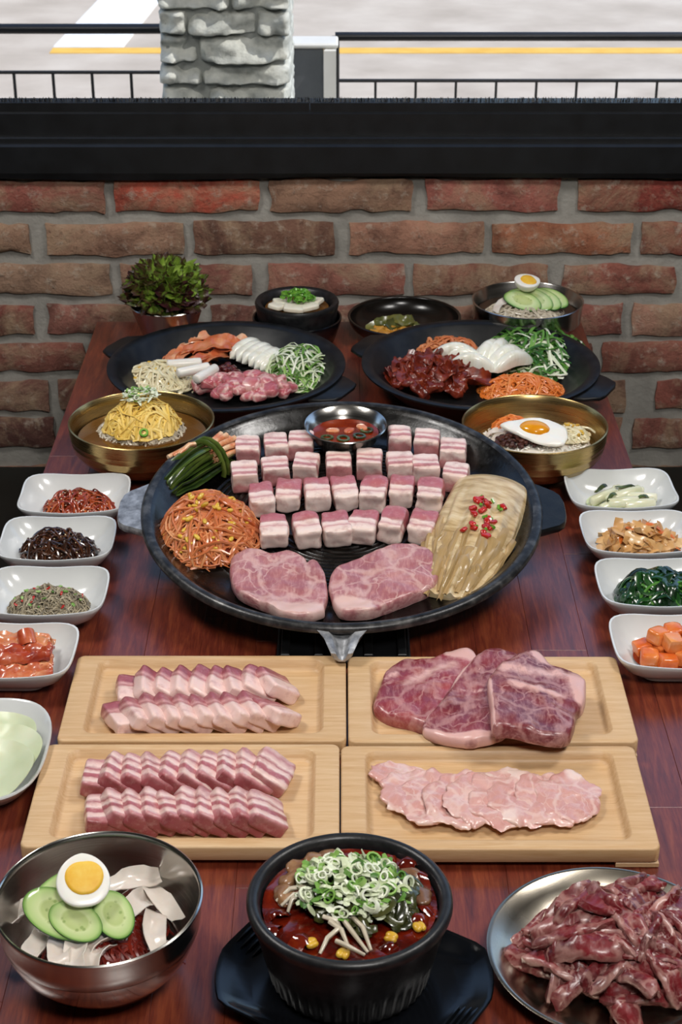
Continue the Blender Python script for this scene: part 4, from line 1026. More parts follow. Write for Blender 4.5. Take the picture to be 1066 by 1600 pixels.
# white napa cabbage kimchi
T, B = G(782, 756), G(694, 938); ax = B - T; L = ax.length; ang = math.atan2(ax.y, ax.x)
t = thing('white_cabbage_kimchi', 'pale half head of white napa cabbage kimchi on the grill pan', 'kimchi', matrix=PAN @ mat_at(T.x, T.y, -.0238, ang))
def napa(u, v):
    w = .047 * (math.sin(PI * min(1, .12 + u * .95) ** .62) ** .55 if u < .97 else .45) * (1.0 + .1 * math.sin(u * 3))
    w = .052 * min(1, (u / .12) ** .5) * (1 - .42 * max(0, (u - .55) / .45) ** 1.6)
    hgt = .036 * min(1, (u / .16) ** .5) * (1 - .72 * max(0, (u - .35) / .65) ** 1.3)
    a = PI * v; pl = min(1, max(0, u - .22) * 2.2)
    wr = pl * (.0026 * sin(v * 46 + 3 * nz((u * 3, v * 4, 0), 1.5, 2)) + .0035 * nz((u * 5, v * 16, 0), 1, 4))
    return (L * u, (w + wr) * -cos(a), max(.0005, (hgt + wr * 1.2) * sin(a) ** .75))
m = MB(); nu, nv = 46, 72
vs = [napa(i / nu, j / nv) for i in range(nu + 1) for j in range(nv + 1)]
fs = [(i * (nv + 1) + j, i * (nv + 1) + j + 1, (i + 1) * (nv + 1) + j + 1, (i + 1) * (nv + 1) + j) for i in range(nu) for j in range(nv)]
m.add(vs, fs)
for e in (0, nu): m.f.append(tuple(e * (nv + 1) + j for j in range(nv + 1))); m.m.append(0)
m.f.append(tuple(i * (nv + 1) for i in range(nu + 1)) + tuple(i * (nv + 1) + nv for i in range(nu, -1, -1))); m.m.append(0)
m.obj('cabbage_head', M['napa'], t)
rnd = random.Random(21)
for i in range(20):
    mb = MB(); v0 = .06 + .88 * (i + .5) / 20; u0 = .48 + .28 * rnd.random(); u1 = .90 + .16 * rnd.random(); sd = i; wd = .007 + .010 * rnd.random(); dv = rnd.gauss(0, .07)
    def f(u, v, v0=v0, u0=u0, u1=u1, sd=sd, wd=wd, dv=dv):
        uu = u0 + (u1 - u0) * u; vv = v0 + dv * u; x, y, z = napa(min(uu, 1), min(max(vv, .02), .98))
        x = L * uu; s = (v - .5) * wd * (1 - .4 * u)
        return (x + .004 * u * nz((u * 3, sd, 0), 1, sd), y + s + .004 * nz((u * 2.5, sd, 1), 1, sd) * u, max(.0008, z + .0016 - .003 * (2 * v - 1) ** 2 + .0034 * nz((u * 6, v * 2, 0), 1, sd)))
    sheet(mb, f, 14, 4, .0014); mb.obj('leaf', M['napa_leaf'], t)
# chopped chili and scallion garnish on the cabbage
m = MB(); rnd = random.Random(31)
for i in range(34):
    u = .36 + .26 * rnd.random(); v = .46 + .22 * rnd.random(); x, y, z = napa(u, v); red = i % 3 > 0
    if red: lump(m, (.0105, .007, .005), 3, 4, .0014, 200, i, 0, M=mat_at(x, y, z + .0025, rnd.random() * 6, rnd.gauss(0, .4)))
    else:
        tube(m, [(x, y, z + .002), (x + .006 * rnd.uniform(-1, 1), y + .006 * rnd.uniform(-1, 1), z + .005)], .0019, 6, 1)
stuff('chili_garnish', m, [M['chili_red'], M['chili_green']], 'chopped red chili and scallion scattered on the white cabbage kimchi', 'garnish', matrix=PAN @ mat_at(T.x, T.y, -.0238, ang))
# dipping sauce with chili rounds and garlic
smx = V['sauce'].matrix_world.copy()
sc_m = Matrix.Diagonal((1, 1, .84, 1))
for ch in V['sauce'].children: ch.matrix_parent_inverse = Matrix(); ch.scale = (1, 1, .84)
g = V['sauce'].location
o = disc('dipping_sauce', .0435, M['red_sauce'], 'red dipping sauce in the small steel cup on the grill', 'sauce', (0, 0, 0)); o.matrix_world = V['sauce'].matrix_basis @ Matrix.Translation((0, 0, .0235)) @ Matrix.Rotation(rad(-3.5), 4, 'X')
SM = o.matrix_world.copy(); rnd = random.Random(2)
for i, (x, y) in enumerate([(-.003, -.022), (.018, -.014), (-.024, -.019), (.028, .004)]):
    mb = MB(); lathe(mb, [(.0055, 0), (.0085, 0), (.0088, .001), (.0085, .0022), (.0055, .0022), (.005, .0012), (.0055, 0)], 20); o = mb.obj('chili_ring', M['dark_leaf'], None, label='dark green chili ring floating in the red dipping sauce', cat='chili', group='chili rings in the dipping sauce', matrix=SM @ mat_at(x, y, .0004, i, .08, .05))
for i, (x, y) in enumerate([(-.017, .004), (.005, .004), (.022, .014)]):
    link('garlic_slice', lump_mesh('garlic_slice', (.018, .011, .005), M['kimchi'], 2.6, .001, 90, i, 5), None, label='orange stained garlic slice floating in the red dipping sauce', cat='garlic', group='garlic slices in the dipping sauce', matrix=SM @ mat_at(x, y, .0008, i * 1.1))

# ------------------------------------------------------------------ pork slices on the boards
sl_c = [lump_mesh('pork_slice', (.040, .047, .0165), M['belly_c'], 11, .0022, 50, s + 40, 9) for s in range(5)]
sl_d = [lump_mesh('pork_slice', (.039, .045, .0175), M['belly_d'], 11, .0024, 50, s + 60, 9) for s in range(5)]
def slice_row(meshes, pxa, pxb, n, z, tilt, yaw, what, where, group, seed, lastyaw=0.0):
    rnd = random.Random(seed); a, b = P(*pxa, z), P(*pxb, z)
    for i in range(n):
        f = i / (n - 1); p = a.lerp(b, f)
        tl = rad(tilt + rnd.uniform(-5, 5)) if i else rad(10); yw = rad(yaw + rnd.uniform(-9, 9)) + (lastyaw if i == n - 1 else 0)
        s = rnd.uniform(.94, 1.06)
        link('pork_slice', rnd.choice(meshes), None, matrix=mat_at(p.x, p.y + .002 * rnd.uniform(-1, 1), z - (.003 if i == 0 else 0), yw, tl, rad(rnd.uniform(-3, 3))) @ Matrix.Diagonal((1, s, 1, 1)),
             label=f'{what}, {ORD[i]} from the oval plate in the row {where}', cat='pork', group=group)
slice_row(sl_c, (212, 1078), (432, 1072), 9, FZ + .0145, 36, 4, 'fatty pork slice', 'nearest the grill', 'fatty pork slices on the board by the kimchi', 5, rad(18))
slice_row(sl_c, (198, 1119), (430, 1113), 10, FZ + .0145, 36, 22, 'fatty pork slice', 'farther from the grill', 'fatty pork slices on the board by the kimchi', 6, rad(20))
slice_row(sl_d, (160, 1212), (425, 1208), 10, FZ + .0155, 36, 3, 'lean pork slice', 'farther from the steel bowl', 'lean pork slices on the board behind the steel bowl', 7, rad(-14))
slice_row(sl_d, (165, 1268), (415, 1270), 10, FZ + .0155, 36, 12, 'lean pork slice', 'nearest the steel noodle bowl', 'lean pork slices on the board behind the steel bowl', 8, rad(-6))
# three shoulder steaks
cv = lambda px, py: P(px, py - 8, .027)
I4 = Matrix.Translation((0, 0, FZ))
ST = 'pork shoulder steaks on the bamboo board'
px_slab('pork_steak', 'dark red pork shoulder steak lying lowest of three on its board', [(584, 1108), (592, 1080), (606, 1052), (636, 1036), (680, 1034), (700, 1022), (735, 1020), (748, 1040), (742, 1075), (735, 1110), (715, 1138), (680, 1145), (645, 1132), (610, 1124)], .017, M['steak_dark'], cv, I4,
        [((708, 1026), (742, 1032), .010), ((640, 1075), (705, 1045), .014, .62), ((600, 1070), (620, 1060), .006, .6)], 11, amp=.004, rim=.35, group=ST)
px_slab('pork_steak', 'dark red pork shoulder steak lying between the two others on its board', [(764, 1018), (792, 1022), (815, 1032), (818, 1060), (805, 1100), (795, 1140), (770, 1153), (735, 1156), (690, 1148), (662, 1134), (664, 1118), (690, 1096), (712, 1060), (738, 1034)], .015, M['steak_dark'], lambda a, b: P(a, b - 2, .040), I4,
        [((664, 1134), (700, 1150), .0045), ((700, 1150), (765, 1152), .006), ((664, 1118), (738, 1034), .003, .8), ((710, 1080), (770, 1085), .004, .6), ((740, 1050), (800, 1056), .003, .6)], 12, amp=.004, bend=lambda x, y: .017 + .10 * x, rim=.55, group=ST)
px_slab('pork_steak', 'dark red pork shoulder steak lying on top of three, beside the radish cubes', [(762, 1078), (782, 1050), (812, 1030), (840, 1022), (862, 1042), (895, 1048), (916, 1062), (914, 1098), (902, 1112), (898, 1135), (884, 1156), (840, 1158), (795, 1152), (770, 1154), (766, 1120)], .017, M['steak_dark'], lambda a, b: P(a, b - 2, .046), I4,
        [((900, 1062), (912, 1096), .011), ((838, 1030), (860, 1042), .007), ((790, 1060), (870, 1060), .013, .66), ((800, 1085), (880, 1095), .008, .66), ((764, 1080), (770, 1150), .0025, .9)], 13, amp=.005, bend=lambda x, y: .026 - .14 * x, rim=.42, group=ST)
for o, k in zip([o for o in COL.objects if o.get('group') == ST], (1.25, 1.0, .82)): o.color = (k, k * .98, k * .98, 1)
# thin jowl slices in a fan
TH = [(.1, 1), (.25, 1), (.4, 1), (.55, 1), (.7, 1), (.82, 1), (.92, .95), (.98, .7), (1, .4), (.985, 0)]
def jowl(i, px, py, rx, ry, rot, z, tip=0):
    pts = []; rnd = random.Random(i * 7 + 1)
    for k in range(12):
        a = 2 * PI * k / 12; r = 1 + rnd.uniform(-.09, .09); x, y = rx * r * cos(a), ry * r * sin(a)
        if tip and cos(a) < -.7: x *= 1 + tip
        pts.append((x, y))
    mb = MB(); slab(mb, pts, .0034, 90, .0034, 55, i + 70, (lambda x, y: max(0, .75 * abs(y) / ry - .28 + .6 * nz((x, y, 0), 40, i))), .13, lambda x, y: .0022 * nz((x, y, 0), 45, i + 9), TH)
    p = P(px, py, z)
    mb.obj('pork_slice', M['jowl'], None, matrix=mat_at(p.x, p.y, z, rad(rot), rad(5), rad(-1)), label=f'thin pale pink pork slice, {ORD[i]} in the fan from the stew pot side', cat='pork', group='thin pork slices in a fan')
for i, (px, py, rx, ry, rot, tip) in enumerate([(628, 1216, .032, .024, -20, .25), (648, 1240, .034, .038, -25, 0), (682, 1248, .034, .044, -22, 0), (716, 1250, .034, .045, -18, 0), (750, 1250, .034, .045, -14, 0), (786, 1249, .037, .048, -14, 0), (820, 1250, .037, .046, -16, 0), (856, 1250, .036, .045, -18, 0), (890, 1246, .032, .041, -20, 0)]):
    jowl(i, px, py, rx, ry, rot, FZ + .004 + .0012 * min(i, 4))
# ------------------------------------------------------------------ front steel bowl of red noodles
c = V['front_bowl'].location
m = MB(); pile(m, 300, .050, .048, .027, .05, .0016, 41, curl=2.5, core=1, jitter=.35, c=(0, 0, .026)); stuff('red_noodles', m, [M['red_noodle'], M['paste']], 'dark red sauced noodles in the large steel bowl', 'noodles', (c.x, c.y, 0))
rs = [strip_mesh('radish_strip', .064, .020, .0028, M['radish_slice'], .45, .004, s, twist=.9, cup=.25) for s in range(4)]
for i, (px, py, z, rz, ry, rx) in enumerate([(62, 1474, .046, 70, 10, 0), (92, 1480, .050, 98, 25, 10), (122, 1482, .051, 88, 30, 0), (160, 1480, .050, 72, 25, -8), (178, 1452, .056, 40, 10, 5), (212, 1415, .058, 60, 5, 12), (240, 1440, .050, 100, 20, 20), (196, 1378, .060, 20, -5, 10), (30, 1425, .046, 40, -10, 0), (240, 1398, .050, 130, 10, 15)]):
    p = P(px, py, z); link('radish_strip', rs[i % 4], None, label=f'white pickled radish strip, {ORD[i]} in the front steel bowl', cat='radish', group='radish strips on the red noodles', matrix=mat_at(p.x, p.y, z, rad(rz), rad(ry), rad(rx)))
ck = cuke_mesh(.066, .040, .0028, 2.0); ck2 = cuke_mesh(.050, .033, .0028, 2.0)
for i, (px, py, z, rz, ry, rx, me, lb) in enumerate([(165, 1425, .066, -55, 0, 20, ck2, 'pale cucumber slice farthest under the large half egg'), (178, 1430, .068, -62, -4, 24, ck2, 'pale cucumber slice at the edge beside the white radish strips'),
        (100, 1398, .068, 38, 0, 22, ck, 'dark rimmed cucumber slice leaning behind the half egg in the large steel bowl'), (118, 1440, .069, -28, 5, 24, ck2, 'short cucumber slice between two long ones under the large half egg'), (90, 1428, .072, -28, 4, 27, ck, 'long cucumber slice on top, in front of the large half egg')]):
    p = P(px, py, z); link('cucumber_slice', me, None, label=lb, cat='cucumber', group='cucumber slices in the large steel bowl', matrix=mat_at(p.x, p.y, z, 0, 0, rad(rx)) @ Matrix.Rotation(rad(rz), 4, 'Z') @ Matrix.Rotation(rad(ry), 4, 'Y'))
p = P(130, 1374, .096); egg_half('large boiled egg half on cucumber in the front steel bowl', mat_at(p.x, p.y, .096, rad(12), rad(3), rad(33)), .047, .0455, (.001, .0015), .0145)

# ------------------------------------------------------------------ front pot of red soup
c = V['pot'].location; sz = .0095 + .0755
disc('red_soup', .0735, M['red_soup'], 'dark red soup filling the large stoneware pot', 'soup', (c.x, c.y, sz), .0018, 3)
m = MB(); rnd = random.Random(77)
pile(m, 95, .050, .046, .014, .030, .0038, 78, curl=2.0, flat=.35, sides=6, lift=.003, c=(.012, .006, 0))
stuff('wilted_greens', m, M['soup_greens'], 'dark wilted greens in the red soup', 'greens', (c.x, c.y, sz))
pk = [lump_mesh('pork_piece', (.026, .017, .008), M['stewed_pork'], 2.6, .003, 80, s, 6) for s in range(3)]
for i, (px, py) in enumerate([(470, 1357), (492, 1345), (520, 1340), (455, 1372), (445, 1400), (640, 1372), (660, 1400)]):
    p = P(px, py, sz + .004); link('pork_piece', pk[i % 3], None, label='browned pork piece floating at the edge of the red soup', cat='pork', group='pork pieces in the red soup', matrix=mat_at(p.x, p.y, sz + .004, i * 1.3, .1, .2))
rc = [strip_mesh('cabbage_piece', .026, .014, .002, M['red_soup'], .3, .004, s, 8, 4, .5, .6) for s in range(3)]
for i, (px, py) in enumerate([(600, 1345), (640, 1350), (655, 1375), (670, 1420), (430, 1430), (425, 1455), (600, 1475), (655, 1440), (470, 1475)]):
    p = P(px, py, sz + .002); link('cabbage_piece', rc[i % 3], None, label='red cabbage piece floating in the red soup', cat='cabbage', group='cabbage pieces in the red soup', matrix=mat_at(p.x, p.y, sz + .002, i * .9, .15, .1))
m = MB(); rings_bits(m, 230, .048, .041, .020, 12, (.0038, .0078), (0, 1, 1), (.002, .008, .004), .45); rings_bits(m, 90, .042, .036, .012, 18, (.004, .0072), (0, 1, 1), (.002, .008, .003), .3)
stuff('chopped_scallions', m, [M['scallion_green'], M['scallion_white']], 'mound of chopped scallions on the red soup in the large pot', 'scallions', (c.x, c.y, sz))
rnd = random.Random(14)
for i, (xa, ya, xb, yb) in enumerate([(535, 1435, 575, 1488), (550, 1432, 580, 1485), (530, 1450, 500, 1490), (515, 1440, 545, 1480), (485, 1395, 440, 1415), (478, 1385, 432, 1408), (525, 1470, 570, 1492), (505, 1432, 535, 1455), (470, 1400, 450, 1425)]):
    a, b = P(xa, ya, sz + .011), P(xb, yb, sz + .003); md = (a + b) / 2 + Vector((.004 * rnd.uniform(-1, 1), .003 * rnd.uniform(-1, 1), .004))
    mb = MB(); tube(mb, [a, md, b], [.0021, .0022, .0014], 7); mb.obj('bean_sprout', M['noodle'], None, label='pale bean sprout stem lying on the red soup near the pot front', cat='bean sprout', group='bean sprout stems in the red soup')
for i, (px, py) in enumerate([(611, 1464), (486, 1473), (536, 1490), (655, 1448), (615, 1432)]):
    p = P(px, py, sz + .004); mb = MB()
    lump(mb, (.011, .0075, .006), 5, 2.2, 0, 1, 0, M=Matrix.Translation((0, .0016, 0))); lump(mb, (.011, .006, .0055), 5, 2.2, 0, 1, 0, M=Matrix.Translation((.0006, -.0024, -.0004)) @ Matrix.Rotation(.15, 4, 'Z'))
    mb.obj('soybean', M['sprout_head'], None, label='yellow soybean head floating in the red soup', cat='soybean', group='soybean heads in the red soup', matrix=mat_at(p.x, p.y, sz + .004, i * .8 - .5))

# ------------------------------------------------------------------ beef on the steel plate
bs = []
for s in range(7):
    mb = MB()
    def f(u, v, s=s):
        a = u - .5; L, Wd = .074, .024; x = L * a; y = (v - .5) * Wd * (1 - .5 * abs(2 * a) ** 2.5) * (1 + .35 * nz((u * 3, v, 0), 1.5, s))
        z = .012 * (1 - (2 * a) ** 2) * (1 if s % 2 else .6) + .010 * abs(v - .5) * 2 * (1 if s % 3 else -1) * .7 + .005 * nz((u * 4, v * 2, 0), 1.2, s) + .003 * nz((u * 11, v * 5, 0), 1.2, s)
        w = .9 * a * (1 if s % 2 else -1); return (x, y * cos(w) - z * sin(w), y * sin(w) + z * cos(w))
    sheet(mb, f, 16, 8, .0085)
    mb.fat = [max(0.0, .60 - 3.2 * abs(((k % 9) / 8) - (.05 if s % 2 else .95))) for k in range(len(mb.v))]
    bs.append(mb.mesh('beef_strip', M['beef']))
q = P(972, 1480, .02)
heap('beef_strip', bs, 'raw dark red beef strip with white fat in the heap on the steel plate', 'beef', 'beef strips on the steel plate', 44, (q.x, q.y, .006), .066, .062, .036, 5, .75, base=.003, sc=(.8, 1.12), layers=3)
for i, (px, py, rz) in enumerate([(850, 1505, -28), (880, 1525, -25), (1005, 1560, -8), (965, 1552, -75), (1040, 1545, 10), (860, 1460, 30)]):
    p = P(px, py, .014); link('beef_strip', bs[i], None, label='raw dark red beef strip with white fat in the heap on the steel plate', cat='beef', group='beef strips on the steel plate', matrix=mat_at(p.x, p.y, .010, rad(rz), .05, .1))

# ------------------------------------------------------------------ brass bowl with noodles and egg strips
c = V['brass_l'].location
disc('broth', .089, M['broth'], 'amber broth in the brass noodle bowl', 'broth', (c.x, c.y, .052))
q = P(222, 668, .055)
m = MB(); pile(m, 150, .062, .052, .022, .07, .0014, 51, curl=2.5, core=0, c=(0, 0, 0)); stuff('cold_noodles', m, M['noodle'], 'pale gray noodles under the egg strips in the brass bowl', 'noodles', (q.x, q.y, .048))
q = P(222, 655, .07)
m = MB(); pile(m, 210, .052, .044, .042, .05, .0019, 52, curl=1.0, core=0, flat=.4, jitter=.25); stuff('egg_strips', m, M['egg_strip'], 'mound of yellow egg strips on the noodles in the brass bowl', 'egg strips', (q.x, q.y, .058))
m = MB(); rings_bits(m, 85, .026, .022, .012, 13, (.0025, .005), (0, 1, 1), (0, .004, 0), .35); stuff('chopped_scallions', m, [M['scallion_green'], M['scallion_white']], 'chopped scallions topping the yellow egg strips', 'scallions', (q.x, q.y, .098))
p = P(225, 668, .09); mb = MB(); lathe(mb, [(.0035, 0), (.0062, 0), (.0064, .0035), (.0058, .0045), (.0035, .0045), (.0032, .002), (.0035, 0)], 20); mb.obj('chili_ring', M['chili_green'], None, label='green chili ring on the front of the egg strips', cat='chili', matrix=mat_at(p.x, p.y - .004, .083, 0, .1, .75))

# ------------------------------------------------------------------ brass bowl of mixed rice
c = V['brass_r'].location
m = MB(); rnd = random.Random(61)
for i in range(420):
    a = rnd.random() * 6.3; r = math.sqrt(rnd.random()) * .082; x, y = r * cos(a), r * sin(a)
    lump(m, (.007, .0032, .003), 2, 2, 0, 1, 0, M=mat_at(x, y, .038 + .010 * (1 - (r / .085) ** 2) + .001 * rnd.random(), rnd.random() * 6, rnd.gauss(0, .4)))
lathe(m, [(.078, .026), (.085, .034), (.07, .040), (.04, .0455), (0, .047)], 40)
stuff('cooked_rice', m, M['rice'], 'white rice under the toppings in the brass bowl', 'rice', (c.x, c.y, 0))
q = P(800, 661, .055); m = MB(); pile(m, 90, .026, .022, .016, .035, .0014, 62, curl=1.5, core=0); stuff('shredded_carrot', m, M['carrot'], 'small heap of orange carrot shreds in the brass rice bowl', 'carrot', (q.x, q.y, .047))
q = P(815, 684, .055); m = MB(); rnd = random.Random(63)
for i in range(150):
    a = rnd.random() * 6.3; r = math.sqrt(rnd.random()); x, y = r * .036 * cos(a), r * .02 * sin(a); lump(m, (.007, .006, .005), 2, 2.5, .0012, 200, i, M=mat_at(x, y, dome(x, y, .038, .022, .012) * rnd.uniform(.5, 1), rnd.random() * 6))
stuff('ground_beef', m, M['ground_beef'], 'dark seasoned ground beef in the brass rice bowl', 'beef', (q.x, q.y, .047))
q = P(893, 674, .055); m = MB(); pile(m, 80, .022, .024, .014, .045, .0016, 64, curl=2.5, core=0); heads(m, 14, .02, .022, .016, 4, .0032, 1); stuff('bean_sprouts', m, [M['sprout_pale'], M['sprout_head']], 'pale bean sprouts in the brass rice bowl', 'bean sprouts', (q.x, q.y, .047))
p = P(785, 674, .05); 
for i in range(3):
    link('radish_strip', rs[i], None, label='white radish strip at the inner edge of the brass rice bowl', cat='radish', group='radish strips in the brass rice bowl', matrix=mat_at(p.x - .002 + .006 * i, p.y - .004 * i, .050, rad(10 + 20 * i), .1, .1) @ Matrix.Scale(.7, 4))
p = P(846, 670, .068); t = thing('fried_egg', 'fried egg with runny yolk on the brass rice bowl', 'egg', matrix=mat_at(p.x, p.y, .0635, rad(-12), rad(3), rad(14)))
eo = [(-.058, .006), (-.036, .020), (-.010, .027), (.016, .024), (.034, .012), (.037, -.008), (.030, -.024), (.006, -.028), (-.018, -.020), (-.040, -.008)]
mb = MB(); slab(mb, eo, .0045, 64, .002, 60, 5, None, .03, lambda x, y: -1.5 * (x * x + y * y), TH); mb.obj('white', M['egg_white'], t)
mb = MB(); lathe(mb, [(1, .001), (.98, .0035), (.85, .0065), (.6, .0085), (.3, .0095), (0, .0097)], 40, c=(-.008, .002, .001), fn=lambda r, z, a: (r * .0225 * (1 if cos(a) < .2 else 1 - .12 * cos(a)) / math.sqrt(cos(a) ** 2 + (1.55 * sin(a)) ** 2), z)); mb.obj('yolk', M['runny_yolk'], t)

# ------------------------------------------------------------------ pan by the egg noodle bowl: pork, kimchi, sprouts, onion, scallions
Z = .0085
def at(px, py, z): p = P(px, py, z); return (p.x, p.y, Z)
kp = [strip_mesh('kimchi_piece', .062, .024, .0042, M['kimchi'], .25, .003, s, 12, 5, .2, .4, .2) for s in range(5)]
def placed(name, meshes, items, label, cat, group, sc=1.0, zb=Z):
    for i, (px, py, z, rz, ry, rx) in enumerate(items):
        p = P(px, py, zb + z); link(name, meshes[i % len(meshes)], None, label=label, cat=cat, group=group, matrix=mat_at(p.x, p.y, zb + z, rad(rz), rad(ry), rad(rx)) @ Matrix.Scale(sc, 4))
placed('kimchi_piece', kp, [(255, 552, .012, 75, 8, 6), (275, 550, .016, 70, 5, -5), (292, 548, .018, 66, 5, 10), (310, 545, .022, 20, 5, 10), (330, 540, .03, 10, -5, 15), (300, 532, .026, 30, 0, 12), (345, 532, .03, -10, 0, 18), (320, 560, .016, 60, 12, 0), (340, 556, .018, 50, 10, 5), (365, 545, .02, 0, 5, 15), (370, 532, .024, -20, 0, 10), (318, 525, .03, 15, 0, 20), (285, 525, .022, 40, 0, 8), (345, 520, .024, 0, 0, 12), (300, 565, .010, 20, 0, 0), (385, 540, .014, 30, 0, 0)],
       'orange red kimchi piece in the pan of raw pork', 'kimchi', 'kimchi pieces in the pan of raw pork')
q = at(250, 586, .02); m = MB(); pile(m, 150, .062, .046, .026, .07, .0019, 71, curl=2.2, core=0, jitter=.4, lift=.004); heads(m, 20, .058, .042, .026, 5, .004, 1); stuff('bean_sprouts', m, [M['sprout_pale'], M['sprout_head']], 'heap of pale bean sprouts in the pan of raw pork', 'bean sprouts', q)
cyl = MB(); lathe(cyl, [(0, -.027), (.005, -.027), (.0072, -.0255), (.0076, -.023), (.0076, .023), (.0072, .0255), (.005, .027), (0, .027)], 18); rcm = cyl.mesh('rice_cake', M['rice_cake'])
for i, (px, py, z, rz, lb) in enumerate([(288, 568, .028, 10, 'white rice cake stick, the one nearest the kimchi'), (302, 578, .030, 30, 'white rice cake stick, the middle one of three by the sprouts'), (322, 584, .030, 60, 'white rice cake stick, the one nearest the raw pork chunks')]):
    p = P(px, py, Z + z); link('rice_cake', rcm, None, label=lb, cat='rice cake', group='rice cakes in the pan of raw pork', matrix=mat_at(p.x, p.y, Z + z, rad(rz), rad(90)))
q = at(352, 571, .035); mb = MB(); rnd = random.Random(5)
for i in range(46):
    a = rnd.random() * 6.3; r = math.sqrt(rnd.random()); x, y = .026 * r * cos(a), .022 * r * sin(a); lump(mb, (.011, .010, .009), 3, 2.4, .002, 120, i, M=mat_at(x, y, dome(x, y, .028, .024, .026) * rnd.uniform(.7, 1), rnd.random() * 6))
mb.obj('seasoning_paste', M['paste'], None, q, label='lumpy dark red seasoning paste in the middle of the raw pork pan', cat='paste', kind='stuff')
def onion_mesh(L, Wd, s):
    mb = MB()
    def f(u, v):
        a = (u - .5) * 2; w = v - .5; wd = Wd * (1 - abs(a) ** 2.6) ** .6 + .001
        x = L / 2 * a; y = w * wd; return (x, y + .10 * L * (1 - a * a), .022 * (1 - a * a) * (L / .07) - .9 * (w * wd) ** 2 / Wd * 3)
    sheet(mb, f, 14, 5, .0032); return mb.mesh('onion_slice', M['onion'])
on = [onion_mesh(.074, .022, 0), onion_mesh(.07, .026, 1)]
for i, (px, py, z, rz, rx) in enumerate([(385, 546, .012, 48, 40), (393, 550, .013, 50, 44), (402, 553, .014, 52, 48), (410, 557, .014, 55, 52), (418, 560, .013, 58, 58), (424, 563, .011, 62, 62)]):
    p = P(px, py + 4, Z + z); link('onion_slice', on[i % 2], None, label=f'white onion slice, {ORD[i]} from the kimchi in the onion fan of the raw pork pan', cat='onion', group='onion fan in the raw pork pan', matrix=mat_at(p.x, p.y, Z + z, rad(rz), 0, rad(rx)))
ch = [lump_mesh('pork_chunk', (.028, .022, .016), M['pork_chunk'], 2.8, .004, 60, s, 6) for s in range(6)]
q = at(380, 606, .02)
heap('pork_chunk', ch, 'raw pink pork chunk in the black pan beside the scallions', 'pork', 'raw pork chunks in the black pan', 46, q, .078, .040, .020, 7, .5, base=.006, sc=(.8, 1.15), layers=3)
q = at(471, 575, .02); m = MB(); pile(m, 170, .052, .074, .034, .06, .0016, 81, curl=.8, mat=0, core=0, flat=.5, lift=.012, jitter=.5); pile(m, 150, .054, .074, .034, .055, .0017, 82, curl=.8, mat=1, flat=.5, lift=.014)
stuff('shredded_scallions', m, [M['scallion_green'], M['scallion_white']], 'heap of green and white scallion shreds in the raw pork pan', 'scallions', q)

# ------------------------------------------------------------------ pan by the rice bowl: red pork, kimchi, onion, greens, carrot
rp = [strip_mesh('marinated_pork', .036, .024, .006, M['red_pork'], .5 * (1 if s % 2 else -.5), .0035, s, 9, 5, .3, .8, .5) for s in range(4)] + [lump_mesh('marinated_pork', (.034, .022, .014), M['red_pork'], 2.4, .006, 85, s, 8) for s in range(4)]
q = at(677, 593, .02)
heap('marinated_pork', rp, 'dark red marinated pork piece in the pan with carrot', 'pork', 'marinated pork pieces in the pan', 84, q, .078, .054, .034, 9, .6, base=.005, sc=(.75, 1.2), layers=4)
q = at(697, 549, .02)
m = MB(); pile(m, 230, .062, .048, .030, .04, .0022, 91, curl=2, core=0, flat=.6, lift=.004); stuff('seasoned_radish_shreds', m, M['carrot'] if False else M['sprout_red'], 'heap of orange seasoned shreds behind the red pork', 'radish', q)
q = at(816, 603, .02)
m = MB(); pile(m, 260, .066, .036, .026, .05, .0016, 92, curl=1.6, core=0, flat=.7); stuff('shredded_carrot', m, M['carrot'], 'heap of orange carrot shreds in the pan of red pork', 'carrot', q)
q = at(838, 556, .02)
m = MB(); pile(m, 260, .086, .084, .042, .06, .0024, 93, curl=.9, mat=0, core=0, flat=.25, lift=.012, jitter=.4); pile(m, 70, .084, .082, .040, .07, .0022, 94, curl=1.2, mat=1, flat=.5, lift=.012)
for i in range(9):
    a = rad(-70 + i * 12); tube(m, [(.03 * cos(a), .03 * sin(a), .035), (.06 * cos(a), .062 * sin(a), .030), (.088 * cos(a + .1), .09 * sin(a + .1), .014)], [.003, .0035, .002], 5, 1, .5)
stuff('shredded_greens', m, [M['greens'], M['scallion_white']], 'heap of leafy greens and scallion shreds in the pan of red pork', 'greens', q)
on2 = [onion_mesh(.080, .025, 0), onion_mesh(.082, .027, 1)]
for i, (px, py, z, rz, rx, lb) in enumerate([(722, 566, .026, -8, 30, 'white onion slice lying behind another on the red pork, tip toward the shreds'), (712, 560, .030, -4, 34, 'white onion slice, hindmost on the red pork'), (737, 577, .026, -12, 24, 'white onion slice, foremost on the red pork'),
      (766, 558, .030, 58, 20, 'white onion slice standing upright by the greens, nearest the orange shreds'), (778, 556, .030, 62, 28, 'white onion slice standing upright by the greens, between two others'), (792, 566, .028, 40, 20, 'white onion slice leaning against the greens above the carrot'), (802, 573, .026, 34, 30, 'white onion slice lowest above the carrot shreds')]):
    p = P(px, py, Z + z); link('onion_slice', on2[i % 2], None, label=lb, cat='onion', group='onion slices in the red pork pan', matrix=mat_at(p.x, p.y, Z + z, rad(rz), 0, rad(rx)))
